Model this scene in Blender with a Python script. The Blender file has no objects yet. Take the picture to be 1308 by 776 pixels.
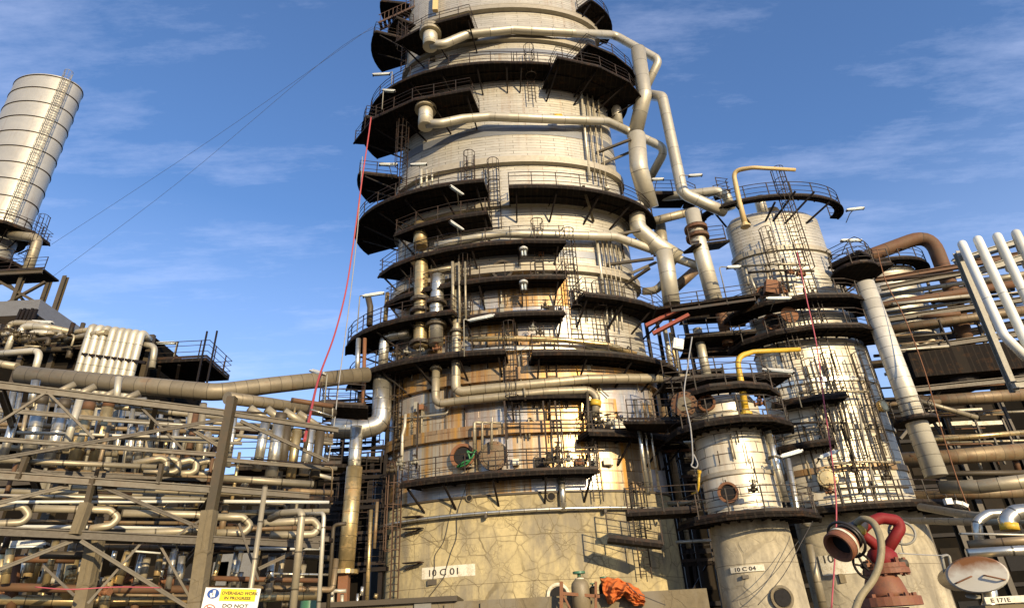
import bpy, bmesh, math, random
from mathutils import Vector, Matrix
R = math.radians
rnd = random.Random(11)
SC = bpy.context.scene
COL = SC.collection

# ------------------------------------------------------------------ camera
W, H, F = 1308.0, 776.0, 802.0
CAM = Vector((0, 0, 1.6))
TH, RO = R(28.3), R(3.04)
_F = Vector((0, math.cos(TH), math.sin(TH)))
_U0 = Vector((0, -math.sin(TH), math.cos(TH)))
_R0 = Vector((1, 0, 0))
_r = _R0 * math.cos(RO) - _U0 * math.sin(RO)
_u = _R0 * math.sin(RO) + _U0 * math.cos(RO)
cd = bpy.data.cameras.new('camera')
cam = bpy.data.objects.new('camera', cd)
COL.objects.link(cam)
m3 = Matrix((_r, _u, -_F)).transposed()
cam.matrix_world = Matrix.Translation(CAM) @ m3.to_4x4()
cd.sensor_fit = 'HORIZONTAL'
cd.sensor_width = 36
cd.lens = F / W * 36
cd.clip_start = 0.1
cd.clip_end = 6000
SC.camera = cam

def ray(px, py):
    return (_r * (px - W / 2) + _u * (H / 2 - py) + _F * F)
def D(px, py, Y):
    d = ray(px, py)
    return CAM + d * (Y / d.y)
def DH(px, py, h):
    d = ray(px, py)
    return CAM + d * ((h - CAM.z) / d.z)
def proj(p):
    v = p - CAM
    z = v.dot(_F)
    return (W / 2 + F * v.dot(_r) / z, H / 2 - F * v.dot(_u) / z)
def depth(p):
    return (p - CAM).dot(_F)

# ------------------------------------------------------------------ mesh builder
class MB:
    def __init__(s):
        s.v = []; s.f = []; s.uv = []; s.sm = []
    def add(s, vs, fs, uvs=None, smooth=False):
        b = len(s.v)
        s.v += [Vector(x) for x in vs]
        for i, f in enumerate(fs):
            s.f.append([b + k for k in f])
            s.uv.append(uvs[i] if uvs else [(vs[k][0] + vs[k][1], vs[k][2]) for k in f])
            s.sm.append(smooth)
        return s
    def bar(s, a, b, w, h=None, up=None):
        a, b = Vector(a), Vector(b)
        h = w if h is None else h
        d = b - a
        L = d.length
        if L < 1e-6: return s
        d.normalize()
        up = Vector(up) if up else (Vector((0, 0, 1)) if abs(d.z) < .95 else Vector((0, 1, 0)))
        x = d.cross(up).normalized(); y = x.cross(d).normalized()
        vs = [p + x * (sx * w / 2) + y * (sy * h / 2) for p in (a, b) for sx, sy in ((-1, -1), (1, -1), (1, 1), (-1, 1))]
        fs = [(3, 2, 1, 0), (4, 5, 6, 7), (0, 1, 5, 4), (1, 2, 6, 5), (2, 3, 7, 6), (3, 0, 4, 7)]
        uv = [[(0, 0), (w, 0), (w, h), (0, h)]] * 2 + [[(0, 0), (w, 0), (w, L), (0, L)]] * 4
        return s.add(vs, fs, uv)
    def ibeam(s, a, b, w, h, t=.03):
        a, b = Vector(a), Vector(b)
        d = (b - a).normalized()
        up = Vector((0, 0, 1)) if abs(d.z) < .95 else Vector((0, -1, 0))
        x = d.cross(up).normalized(); y = x.cross(d).normalized()
        s.bar(a + y * (h / 2), b + y * (h / 2), w, t, y)
        s.bar(a - y * (h / 2), b - y * (h / 2), w, t, y)
        s.bar(a, b, t, h - t, y)
        return s
    def box(s, c, sz, rot=None):
        c = Vector(c); X, Y, Z = [k / 2 for k in sz]
        rot = rot or Matrix.Identity(3)
        vs = [c + rot @ Vector((a * X, b * Y, e * Z)) for e in (-1, 1) for a, b in ((-1, -1), (1, -1), (1, 1), (-1, 1))]
        fs = [(3, 2, 1, 0), (4, 5, 6, 7), (0, 1, 5, 4), (1, 2, 6, 5), (2, 3, 7, 6), (3, 0, 4, 7)]
        uv = [[(0, 0), (2 * X, 0), (2 * X, 2 * Y), (0, 2 * Y)]] * 2 + [[(0, 0), (2 * X, 0), (2 * X, 2 * Z), (0, 2 * Z)], [(0, 0), (2 * Y, 0), (2 * Y, 2 * Z), (0, 2 * Z)]] * 2
        return s.add(vs, fs, uv)
    def tube(s, pts, r, seg=10, bend=None, cap=True, closed=False, radii=None):
        pts = [Vector(p) for p in pts]
        if bend is None: bend = r * 3
        P = []
        RR = []
        n = len(pts)
        for i, p in enumerate(pts):
            rr = radii[i] if radii else r
            if 0 < i < n - 1 and bend > 0 and not closed:
                a, b = pts[i - 1] - p, pts[i + 1] - p
                la, lb = a.length, b.length
                if la < 1e-6 or lb < 1e-6: continue
                ang = a.angle(b, 0)
                if ang > math.pi - .04:
                    P.append(p); RR.append(rr); continue
                t = min(bend / max(math.tan(ang / 2), .15), la * .48, lb * .48)
                p0, p1 = p + a / la * t, p + b / lb * t
                k = 7 if seg > 5 else 4
                for j in range(k + 1):
                    q = j / k
                    P.append(p0 * (1 - q) ** 2 + p * 2 * q * (1 - q) + p1 * q ** 2); RR.append(rr)
            else:
                P.append(p); RR.append(rr)
        m = len(P)
        vs = []; L = 0; Ls = []
        prev = None
        for i in range(m):
            if closed: t = P[(i + 1) % m] - P[i - 1]
            elif i == 0: t = P[1] - P[0]
            elif i == m - 1: t = P[-1] - P[-2]
            else: t = (P[i + 1] - P[i]).normalized() + (P[i] - P[i - 1]).normalized()
            if t.length < 1e-9: t = Vector((0, 0, 1))
            t.normalize()
            if prev is None:
                up = Vector((0, 0, 1)) if abs(t.z) < .9 else Vector((0, 1, 0))
                x = t.cross(up).normalized()
            else:
                x = prev - t * prev.dot(t)
                x = x.normalized() if x.length > 1e-6 else t.orthogonal().normalized()
            prev = x
            y = t.cross(x)
            if i: L += (P[i] - P[i - 1]).length
            Ls.append(L)
            for k in range(seg):
                a = 2 * math.pi * k / seg + (math.pi / 4 if seg == 4 else 0)
                vs.append(P[i] + x * (RR[i] * math.cos(a)) + y * (RR[i] * math.sin(a)))
        fs = []; uv = []
        for i in range(m if closed else m - 1):
            j = (i + 1) % m
            for k in range(seg):
                k2 = (k + 1) % seg
                fs.append((i * seg + k, i * seg + k2, j * seg + k2, j * seg + k))
                u0, u1 = 6.283 * r * k / seg, 6.283 * r * (k + 1) / seg
                l1 = Ls[j] if j else L + .1
                uv.append([(u0, Ls[i]), (u1, Ls[i]), (u1, l1), (u0, l1)])
        s.add(vs, fs, uv, smooth=seg > 5)
        if cap and not closed:
            for ring, rev in ((0, True), (m - 1, False)):
                idx = list(range(ring * seg, ring * seg + seg))
                if rev: idx.reverse()
                b = len(s.v) - len(vs)
                s.f.append([b + q for q in idx]); s.uv.append([(.3, .5)] * seg); s.sm.append(False)
        return s
    def lathe(s, base, axis, prof, seg=20, smooth=True, caps=True):
        """prof: [(radius, height along axis)] solid of revolution"""
        base = Vector(base); ax = Vector(axis).normalized()
        x = ax.orthogonal().normalized(); y = ax.cross(x)
        vs = []; 
        for r, h in prof:
            for k in range(seg):
                a = 2 * math.pi * k / seg
                vs.append(base + ax * h + (x * math.cos(a) + y * math.sin(a)) * max(r, .0005))
        fs = []; uv = []
        L = 0
        for i in range(len(prof) - 1):
            l0 = L; L += math.hypot(prof[i + 1][0] - prof[i][0], prof[i + 1][1] - prof[i][1])
            for k in range(seg):
                k2 = (k + 1) % seg
                fs.append((i * seg + k, i * seg + k2, (i + 1) * seg + k2, (i + 1) * seg + k))
                rr = max(prof[i][0], .05)
                uv.append([(6.283 * rr * k / seg, l0), (6.283 * rr * (k + 1) / seg, l0), (6.283 * rr * (k + 1) / seg, L), (6.283 * rr * k / seg, L)])
        b = len(s.v)
        if smooth:      # break the shading where the profile turns sharply
            dirs = [Vector((prof[i + 1][0] - prof[i][0], prof[i + 1][1] - prof[i][1])) for i in range(len(prof) - 1)]
            grp = [0]
            for i in range(1, len(dirs)):
                sharp = dirs[i].length > 1e-7 and dirs[i - 1].length > 1e-7 and dirs[i].angle(dirs[i - 1]) > .6
                grp.append(grp[-1] + (1 if sharp else 0))
            n0 = len(vs); mp_ = {}; fs2 = []
            for i in range(len(prof) - 1):
                for k in range(seg):
                    nf = []
                    for q in fs[i * seg + k]:
                        ring_ = q // seg
                        if ring_ == i and i > 0 and grp[i] != grp[i - 1]:
                            if (q, grp[i]) not in mp_:
                                mp_[(q, grp[i])] = len(vs); vs.append(vs[q].copy())
                            nf.append(mp_[(q, grp[i])])
                        else: nf.append(q)
                    fs2.append(tuple(nf))
            fs = fs2
        s.add(vs, fs, uv, smooth)
        for ring, rev in ((0, True), (len(prof) - 1, False)):
            if caps and prof[ring][0] > .001:
                idx = list(range(ring * seg, ring * seg + seg))
                if rev: idx.reverse()
                s.f.append([b + q for q in idx]); s.uv.append([(.3, .5)] * seg); s.sm.append(False)
        return s
    def torus(s, c, axis, Rr, r, seg=24, ts=6):
        c = Vector(c); ax = Vector(axis).normalized(); x = ax.orthogonal().normalized(); y = ax.cross(x)
        return s.tube([c + (x * math.cos(2 * math.pi * k / seg) + y * math.sin(2 * math.pi * k / seg)) * Rr for k in range(seg)], r, ts, closed=True)
    def prism(s, poly, z0, z1, poly2=None):
        """polygon (list of xy) extruded z0..z1"""
        n = len(poly); q = poly2 or poly
        vs = [Vector((p[0], p[1], z0)) for p in poly] + [Vector((p[0], p[1], z1)) for p in q]
        fs = [list(range(n))[::-1], list(range(n, 2 * n))]
        uv = [[(poly[k][0], poly[k][1]) for k in f] if fi == 0 else [(q[k - n][0], q[k - n][1]) for k in f] for fi, f in enumerate(fs)]
        L = 0
        for k in range(n):
            k2 = (k + 1) % n
            l = (Vector(poly[k2]) - Vector(poly[k])).length
            fs.append((k, k2, n + k2, n + k)); uv.append([(L, z0), (L + l, z0), (L + l, z1), (L, z1)]); L += l
        return s.add(vs, fs, uv)

def finish(name, mb, mat, origin=None):
    me = bpy.data.meshes.new(name)
    xs = [v.x for v in mb.v]; ys = [v.y for v in mb.v]; zs = [v.z for v in mb.v]
    o = Vector(origin) if origin is not None else Vector(((min(xs) + max(xs)) / 2, (min(ys) + max(ys)) / 2, min(zs)))
    me.from_pydata([v - o for v in mb.v], [], mb.f)
    ul = me.uv_layers.new(name='UVMap')
    flat = []
    for u in mb.uv:
        for c in u: flat += [c[0], c[1]]
    ul.data.foreach_set('uv', flat)
    me.polygons.foreach_set('use_smooth', mb.sm)
    me.materials.append(mat)
    me.update()
    ob = bpy.data.objects.new(name, me)
    COL.objects.link(ob)
    ob.location = o
    return ob

def tag(o, label=None, cat=None, group=None, kind=None):
    if label: o['label'] = label
    if cat: o['category'] = cat
    if group: o['group'] = group
    if kind: o['kind'] = kind
    return o
WORLDLOC = {}
def thing(name, label, cat, loc, group=None):
    o = bpy.data.objects.new(name, None)
    COL.objects.link(o)
    o.empty_display_size = .3
    o.location = loc
    WORLDLOC[o.name] = Vector(loc)
    return tag(o, label, cat, group)
def single(name, mb, mat, label, cat, group=None):
    o = finish(name, mb, mat)
    WORLDLOC[o.name] = o.location.copy()
    return tag(o, label, cat, group)
def part(name, mb, mat, parent, label=None):
    o = finish(name, mb, mat)
    w = o.location.copy()
    o.parent = parent
    o.location = w - WORLDLOC[parent.name]
    WORLDLOC[o.name] = w
    if label: o['label'] = label
    return o
def structure(name, mb, mat):
    o = finish(name, mb, mat)
    o['kind'] = 'structure'
    return o
def clone(root, loc, rz=0, label=None, group=None, scale=None):
    r = root.copy(); COL.objects.link(r)
    r.location = loc; r.rotation_euler = (0, 0, rz)
    if scale: r.scale = (scale,) * 3
    if label: r['label'] = label
    if group: r['group'] = group
    for ch in list(root.children):
        c = ch.copy(); COL.objects.link(c); c.parent = r
        for g in list(ch.children):
            d = g.copy(); COL.objects.link(d); d.parent = c
    return r

def text_mesh(body, size, origin, right, up, depth=.002, align='LEFT', sx=1.0, bold=0.0):
    cu = bpy.data.curves.new('lettering', 'FONT')
    cu.body = body; cu.size = size; cu.align_x = align
    cu.extrude = depth; cu.resolution_u = 3
    cu.offset = bold
    t = bpy.data.objects.new('lettering', cu)
    COL.objects.link(t)
    dg = bpy.context.evaluated_depsgraph_get(); dg.update()
    me = bpy.data.meshes.new_from_object(t.evaluated_get(dg))
    mb = MB()
    rt, upv = Vector(right).normalized(), Vector(up).normalized()
    n = rt.cross(upv)
    vs = [Vector(origin) + rt * (v.co.x * sx) + upv * v.co.y + n * v.co.z for v in me.vertices]
    mb.add(vs, [list(p.vertices) for p in me.polygons])
    bpy.data.objects.remove(t); bpy.data.curves.remove(cu); bpy.data.meshes.remove(me)
    return mb

# ------------------------------------------------------------------ materials
def nodes(name):
    m = bpy.data.materials.new(name); m.use_nodes = True
    nt = m.node_tree; b = nt.nodes['Principled BSDF']
    return m, nt, b
def N(nt, t, **kw):
    n = nt.nodes.new(t)
    for k, v in kw.items():
        if k in n.inputs.keys(): n.inputs[k].default_value = v
        else: setattr(n, k, v)
    return n
def math_(nt, op, a, b=None, c=None):
    n = nt.nodes.new('ShaderNodeMath'); n.operation = op
    for i, x in enumerate((a, b, c)):
        if x is None: continue
        if isinstance(x, (int, float)): n.inputs[i].default_value = x
        else: nt.links.new(x, n.inputs[i])
    return n.outputs[0]
def mix(nt, fac, a, b, typ='MIX'):
    n = nt.nodes.new('ShaderNodeMix'); n.data_type = 'RGBA'; n.blend_type = typ
    for i, x in ((0, fac), (6, a), (7, b)):
        if isinstance(x, (int, float)): n.inputs[i].default_value = x
        elif isinstance(x, tuple): n.inputs[i].default_value = x + (1,) if len(x) == 3 else x
        else: nt.links.new(x, n.inputs[i])
    return n.outputs[2]
def ramp(nt, fac, stops):
    n = nt.nodes.new('ShaderNodeValToRGB')
    nt.links.new(fac, n.inputs[0])
    el = n.color_ramp.elements
    while len(el) < len(stops): el.new(.5)
    for e, (p, c) in zip(el, stops):
        e.position = p; e.color = (c, c, c, 1) if isinstance(c, (int, float)) else c + (1,)
    return n.outputs[0]
def noise(nt, vec, scale, detail=4, rough=.55, stretch=None):
    if stretch:
        mp = nt.nodes.new('ShaderNodeMapping'); mp.inputs['Scale'].default_value = stretch
        nt.links.new(vec, mp.inputs[0]); vec = mp.outputs[0]
    n = nt.nodes.new('ShaderNodeTexNoise'); n.inputs['Scale'].default_value = scale
    n.inputs['Detail'].default_value = detail; n.inputs['Roughness'].default_value = rough
    nt.links.new(vec, n.inputs['Vector'])
    return n.outputs['Fac']
def bump(nt, b, h, strength=.3, dist=.02):
    n = nt.nodes.new('ShaderNodeBump'); n.inputs['Strength'].default_value = strength; n.inputs['Distance'].default_value = dist
    nt.links.new(h, n.inputs['Height']); nt.links.new(n.outputs[0], b.inputs['Normal'])

def mat_pipe(name, col, metal=.6, rough=.38, seam=1.0, rust=.25, rustcol=(.16, .07, .02), dark=.35, spread=.12, seamw=.045):
    """clad pipe: seams every `seam` metres along the run, sheets of slightly different tone, rust and grime"""
    m, nt, b = nodes(name)
    uv = N(nt, 'ShaderNodeUVMap').outputs[0]
    obj = N(nt, 'ShaderNodeTexCoord').outputs['Object']
    geo = N(nt, 'ShaderNodeNewGeometry').outputs['Position']
    oi = N(nt, 'ShaderNodeObjectInfo')
    sep = N(nt, 'ShaderNodeSeparateXYZ'); nt.links.new(uv, sep.inputs[0])
    v = math_(nt, 'DIVIDE', sep.outputs[1], seam)
    fr = math_(nt, 'FRACT', v); fl = math_(nt, 'FLOOR', v)
    line = math_(nt, 'LESS_THAN', fr, seamw)
    wn = N(nt, 'ShaderNodeTexWhiteNoise', noise_dimensions='2D')
    cmb = N(nt, 'ShaderNodeCombineXYZ'); nt.links.new(fl, cmb.inputs[0]); nt.links.new(oi.outputs['Random'], cmb.inputs[1])
    nt.links.new(cmb.outputs[0], wn.inputs['Vector'])
    tone = math_(nt, 'MULTIPLY_ADD', wn.outputs['Value'], spread * 2, 1 - spread)
    tone2 = math_(nt, 'MULTIPLY', tone, math_(nt, 'MULTIPLY_ADD', oi.outputs['Random'], .3, .85))
    base = mix(nt, 1.0, col, (1, 1, 1), 'MULTIPLY')
    hsv = N(nt, 'ShaderNodeHueSaturation'); nt.links.new(base, hsv.inputs['Color']); nt.links.new(tone2, hsv.inputs['Value'])
    n1 = noise(nt, geo, 1.3, 6, .65)
    n2 = noise(nt, geo, 6, 4, .6)
    rm = ramp(nt, math_(nt, 'ADD', math_(nt, 'MULTIPLY', n1, .7), math_(nt, 'MULTIPLY', n2, .3)), [(.62 - rust * .35, 0), (.72 - rust * .25, 1)])
    c = mix(nt, math_(nt, 'MULTIPLY', rm, min(1, .35 + rust)), hsv.outputs[0], rustcol)
    g = ramp(nt, noise(nt, geo, 3.1, 5, .7), [(.35, 1), (.65, 0)])
    c = mix(nt, math_(nt, 'MULTIPLY', g, dark * .6), c, (.05, .04, .025))
    c = mix(nt, math_(nt, 'MULTIPLY', line, .75), c, (.03, .024, .015))
    nt.links.new(c, b.inputs['Base Color'])
    b.inputs['Metallic'].default_value = metal
    nt.links.new(math_(nt, 'MULTIPLY', metal, math_(nt, 'SUBTRACT', 1, rm)), b.inputs['Metallic'])
    nt.links.new(math_(nt, 'ADD', rough - .06, math_(nt, 'MULTIPLY', n2, .2)), b.inputs['Roughness'])
    hh = math_(nt, 'SUBTRACT', math_(nt, 'MULTIPLY', n2, .4), line)
    bump(nt, b, hh, .35, .02)
    return m

def mat_shell(name, c1, c2, metal=.35, rough=.42, bw=2.4, rh=.46, streak=.3, streakcol=(.22, .10, .025), stain=.2, grime=.3, mortar=.028, goldscale=1.0, patches=None):
    """insulated vessel cladding: offset sheets, dark seams, vertical run-off streaks"""
    m, nt, b = nodes(name)
    uv = N(nt, 'ShaderNodeUVMap').outputs[0]
    geo = N(nt, 'ShaderNodeNewGeometry').outputs['Position']
    br = N(nt, 'ShaderNodeTexBrick')
    nt.links.new(uv, br.inputs['Vector'])
    br.inputs['Color1'].default_value = c1 + (1,); br.inputs['Color2'].default_value = c2 + (1,)
    br.inputs['Mortar'].default_value = (.035, .03, .02, 1)
    br.inputs['Scale'].default_value = 1; br.inputs['Mortar Size'].default_value = mortar
    br.inputs['Mortar Smooth'].default_value = .2
    br.inputs['Brick Width'].default_value = bw; br.inputs['Row Height'].default_value = rh
    # vertical mortar only partly visible: break seams up
    brk = ramp(nt, noise(nt, uv, 1.6, 4, .7), [(.36, .12), (.58, 1)])
    fade = math_(nt, 'MULTIPLY', br.outputs['Fac'], brk)
    flat = mix(nt, noise(nt, uv, .8, 2), c1, c2)
    br2 = mix(nt, br.outputs['Fac'], br.outputs['Color'], flat)
    c = mix(nt, fade, br2, (.04, .033, .02))
    # vertical streaks in uv space
    s1 = noise(nt, uv, 1.0, 5, .62, (3.4, .09, 1))
    s2 = noise(nt, uv, 1.0, 3, .5, (.35, .12, 1))
    st = ramp(nt, math_(nt, 'MULTIPLY_ADD', s2, .5, math_(nt, 'MULTIPLY', s1, .6)), [(.62 - streak * .25, 0), (.74 - streak * .1, 1)])
    c = mix(nt, math_(nt, 'MULTIPLY', st, min(1, .3 + streak)), c, streakcol)
    if stain > 0:
        s3 = noise(nt, uv, 1.0, 5, .65, (2.2, .05, 1))
        st3 = ramp(nt, s3, [(.6 - stain * .2, 0), (.64, 1)])
        c = mix(nt, math_(nt, 'MULTIPLY', st3, min(1, stain * 2)), c, tuple(x * goldscale for x in (.44, .225, .04)))
    if patches:
        pb = N(nt, 'ShaderNodeTexBrick'); nt.links.new(uv, pb.inputs['Vector'])
        pb.inputs['Scale'].default_value = 1; pb.inputs['Brick Width'].default_value = 1.7; pb.inputs['Row Height'].default_value = 1.9
        pb.inputs['Mortar Size'].default_value = 0; pb.inputs['Color1'].default_value = (0, 0, 0, 1); pb.inputs['Color2'].default_value = (1, 1, 1, 1)
        pp = ramp(nt, pb.outputs['Color'], [(.62, 0), (.66, 1)])
        c = mix(nt, math_(nt, 'MULTIPLY', pp, .55), c, patches)
    g = ramp(nt, noise(nt, geo, .7, 6, .7), [(.35, 1), (.6, 0)])
    c = mix(nt, math_(nt, 'MULTIPLY', g, grime * .5), c, (.09, .075, .045))
    nt.links.new(c, b.inputs['Base Color'])
    b.inputs['Metallic'].default_value = metal
    n5 = noise(nt, uv, 2.2, 3, .6)
    nt.links.new(math_(nt, 'MULTIPLY_ADD', n5, .22, rough - .1), b.inputs['Roughness'])
    hh = math_(nt, 'SUBTRACT', math_(nt, 'MULTIPLY', noise(nt, uv, 1.2, 2), .8), br.outputs['Fac'])
    bump(nt, b, hh, .3, .03)
    return m

def mat_plain(name, col, rough=.6, metal=0.0, var=.25, dirt=.3, dirtcol=(.05, .035, .02), scale=2.0, rust=0.0, spec=.5):
    m, nt, b = nodes(name)
    b.inputs['Specular IOR Level'].default_value = spec
    geo = N(nt, 'ShaderNodeNewGeometry').outputs['Position']
    n1 = noise(nt, geo, scale, 5, .65); n2 = noise(nt, geo, scale * 6, 3, .6)
    c = mix(nt, n1, tuple(x * (1 - var) for x in col), tuple(min(1, x * (1 + var)) for x in col))
    d = ramp(nt, math_(nt, 'MULTIPLY_ADD', n2, .4, math_(nt, 'MULTIPLY', n1, .6)), [(.46, 0), (.62, 1)])
    c = mix(nt, math_(nt, 'MULTIPLY', d, dirt), c, dirtcol)
    if rust > 0:
        r_ = ramp(nt, noise(nt, geo, scale * 1.7, 6, .7), [(.6 - rust * .3, 0), (.7 - rust * .3, 1)])
        c = mix(nt, math_(nt, 'MULTIPLY', r_, .8), c, mix(nt, n2, (.10, .035, .012), (.25, .10, .03)))
    nt.links.new(c, b.inputs['Base Color'])
    b.inputs['Metallic'].default_value = metal
    nt.links.new(math_(nt, 'MULTIPLY_ADD', n2, .2, rough - .1), b.inputs['Roughness'])
    bump(nt, b, n2, .15, .01)
    return m

def mat_concrete(name, col, crack=1.0, scale=.55, dark=(.09, .065, .03), lift=.5):
    """fireproofing concrete: map cracks, joints every 2.1 m, water marks"""
    m, nt, b = nodes(name)
    uv = N(nt, 'ShaderNodeUVMap').outputs[0]
    geo = N(nt, 'ShaderNodeNewGeometry').outputs['Position']
    nz = N(nt, 'ShaderNodeTexNoise'); nz.inputs['Scale'].default_value = 1.4; nz.inputs['Detail'].default_value = 5
    nt.links.new(uv, nz.inputs['Vector'])
    add = N(nt, 'ShaderNodeVectorMath', operation='MULTIPLY_ADD')
    nt.links.new(nz.outputs['Color'], add.inputs[0]); add.inputs[1].default_value = (.42, .42, 0); nt.links.new(uv, add.inputs[2])
    vo = N(nt, 'ShaderNodeTexVoronoi', feature='DISTANCE_TO_EDGE'); vo.inputs['Scale'].default_value = scale; 
    nt.links.new(add.outputs[0], vo.inputs['Vector'])
    vo2 = N(nt, 'ShaderNodeTexVoronoi', feature='DISTANCE_TO_EDGE'); vo2.inputs['Scale'].default_value = scale * 2.1
    nt.links.new(add.outputs[0], vo2.inputs['Vector'])
    n1 = noise(nt, uv, .5, 6, .65); n2 = noise(nt, uv, 4.5, 6, .7); n3 = noise(nt, uv, .9, 5, .6, (1, .25, 1))
    c = mix(nt, n1, tuple(x * .68 for x in col), tuple(min(1, x * 1.2) for x in col))
    c = mix(nt, ramp(nt, n2, [(.45, 0), (.75, .55)]), c, tuple(x * .42 for x in col))
    gry = ramp(nt, n3, [(.43, 0), (.62, .8)])
    c = mix(nt, gry, c, (.17, .15, .11))
    w1 = math_(nt, 'MULTIPLY_ADD', noise(nt, uv, .8, 3), .075, -.010)
    k1 = ramp(nt, math_(nt, 'DIVIDE', vo.outputs['Distance'], w1), [(.45, 1), (1.0, 0)])
    k2 = math_(nt, 'MULTIPLY', ramp(nt, vo2.outputs['Distance'], [(.008, 1), (.022, 0)]), ramp(nt, noise(nt, uv, .45, 2), [(.5, 0), (.6, 1)]))
    k1 = math_(nt, 'MULTIPLY', k1, ramp(nt, noise(nt, uv, .7, 3, .6), [(.42, .3), (.58, 1)]))
    vo3 = N(nt, 'ShaderNodeTexVoronoi', feature='DISTANCE_TO_EDGE'); vo3.inputs['Scale'].default_value = scale * 3.4
    nt.links.new(add.outputs[0], vo3.inputs['Vector'])
    k3 = math_(nt, 'MULTIPLY', ramp(nt, vo3.outputs['Distance'], [(.012, .7), (.03, 0)]), ramp(nt, noise(nt, uv, .9, 3), [(.52, 0), (.64, 1)]))
    ck = math_(nt, 'MAXIMUM', math_(nt, 'MAXIMUM', k1, k2), k3)
    ckm = math_(nt, 'MULTIPLY', ck, .8 * crack)
    c = mix(nt, ckm, c, dark)
    halo = ramp(nt, vo.outputs['Distance'], [(.0, .35 * crack), (.10, 0)])
    c = mix(nt, halo, c, tuple(x * .45 for x in col))
    # pour joints
    sep = N(nt, 'ShaderNodeSeparateXYZ'); nt.links.new(uv, sep.inputs[0])
    wob = math_(nt, 'MULTIPLY_ADD', n1, .12, sep.outputs[1])
    fr = math_(nt, 'FRACT', math_(nt, 'DIVIDE', wob, lift * 4.2))
    j = math_(nt, 'LESS_THAN', fr, .014)
    c = mix(nt, math_(nt, 'MULTIPLY', j, .7), c, dark)
    nt.links.new(c, b.inputs['Base Color'])
    b.inputs['Roughness'].default_value = .9
    h = math_(nt, 'SUBTRACT', math_(nt, 'MULTIPLY', n2, .5), ck)
    bump(nt, b, h, .5, .04)
    return m

M = {}
M['shell'] = mat_shell('cream_cladding', (.395, .37, .30), (.47, .44, .36), metal=.35, rough=.42, bw=1.9, rh=.235, mortar=.017, streak=.08, stain=0, grime=.22)
M['shell_band'] = mat_pipe('ring_band_cladding', (.36, .32, .235), metal=.3, rough=.45, seam=2.2, rust=.12, seamw=.02)
M['shell_grey'] = mat_plain('bare_grey_sheet', (.21, .22, .23), rough=.4, metal=.45, var=.1, dirt=.15)
M['stain'] = mat_shell('rust_streaked_cladding', (.50, .44, .31), (.40, .36, .26), metal=.45, rough=.34, bw=1.5, rh=.62, streak=.6, streakcol=(.20, .085, .012), stain=.75, grime=.45, patches=(.36, .43, .50))
M['stain_band'] = mat_shell('rusty_band_cladding', (.36, .27, .15), (.27, .19, .10), metal=.4, rough=.4, bw=1.3, rh=3, streak=.6, stain=.5, grime=.4)
M['white_shell'] = mat_shell('bright_sheet_cladding', (.64, .58, .44), (.56, .51, .38), metal=.22, rough=.40, bw=1.3, rh=.5, streak=.2, stain=.08, grime=.2)
M['chimney'] = mat_shell('stack_cladding', (.42, .40, .34), (.46, .44, .37), metal=.45, rough=.42, bw=4, rh=9, streak=.03, stain=0, grime=.25, mortar=.0)
M['skirt'] = mat_concrete('fireproof_concrete', (.47, .385, .195), .75, 1.05)
M['skirt2'] = mat_concrete('weathered_concrete', (.46, .40, .27), .35, .5)
M['conc'] = mat_concrete('grey_concrete', (.17, .135, .075), .25, .6)
M['beige'] = mat_pipe('beige_header_cladding', (.235, .195, .125), metal=.25, rough=.45, seam=.55, rust=.16, dark=.4)
M['bright'] = mat_pipe('bright_sheet_pipe', (.72, .68, .55), metal=.22, rough=.36, seam=.62, rust=.06, dark=.2)
M['silver'] = mat_pipe('silver_pipe_cladding', (.66, .62, .50), metal=.85, rough=.27, seam=.62, rust=.1)
M['dull'] = mat_pipe('dull_pipe_cladding', (.33, .285, .19), metal=.35, rough=.42, seam=.8, rust=.18, dark=.3)
M['cream'] = mat_pipe('cream_pipe_cladding', (.50, .46, .35), metal=.4, rough=.40, seam=1.6, rust=.08, dark=.2, seamw=.02)
M['gold'] = mat_pipe('tarnished_pipe_cladding', (.55, .42, .20), metal=.75, rough=.32, seam=.55, rust=.3, rustcol=(.2, .09, .025))
M['brown'] = mat_pipe('brown_pipe_cladding', (.21, .155, .085), metal=.3, rough=.5, seam=.5, rust=.4)
M['rust'] = mat_pipe('rusty_pipe', (.125, .065, .028), metal=.1, rough=.7, seam=3, rust=.5, rustcol=(.12, .045, .015), seamw=.02)
M['white'] = mat_pipe('white_painted_pipe', (.66, .66, .58), metal=0, rough=.35, seam=6, rust=.02, dark=.15, seamw=.004)
M['black'] = mat_plain('black_painted_steel', (.011, .009, .008), spec=.15, rough=.6, var=.4, dirt=.3, dirtcol=(.03, .015, .006))
M['deck_'] = mat_plain('dark_deck_plate', (.009, .008, .007), spec=.1, rough=.85, var=.6, dirt=.6, dirtcol=(.045, .026, .013), scale=1.5)
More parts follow.
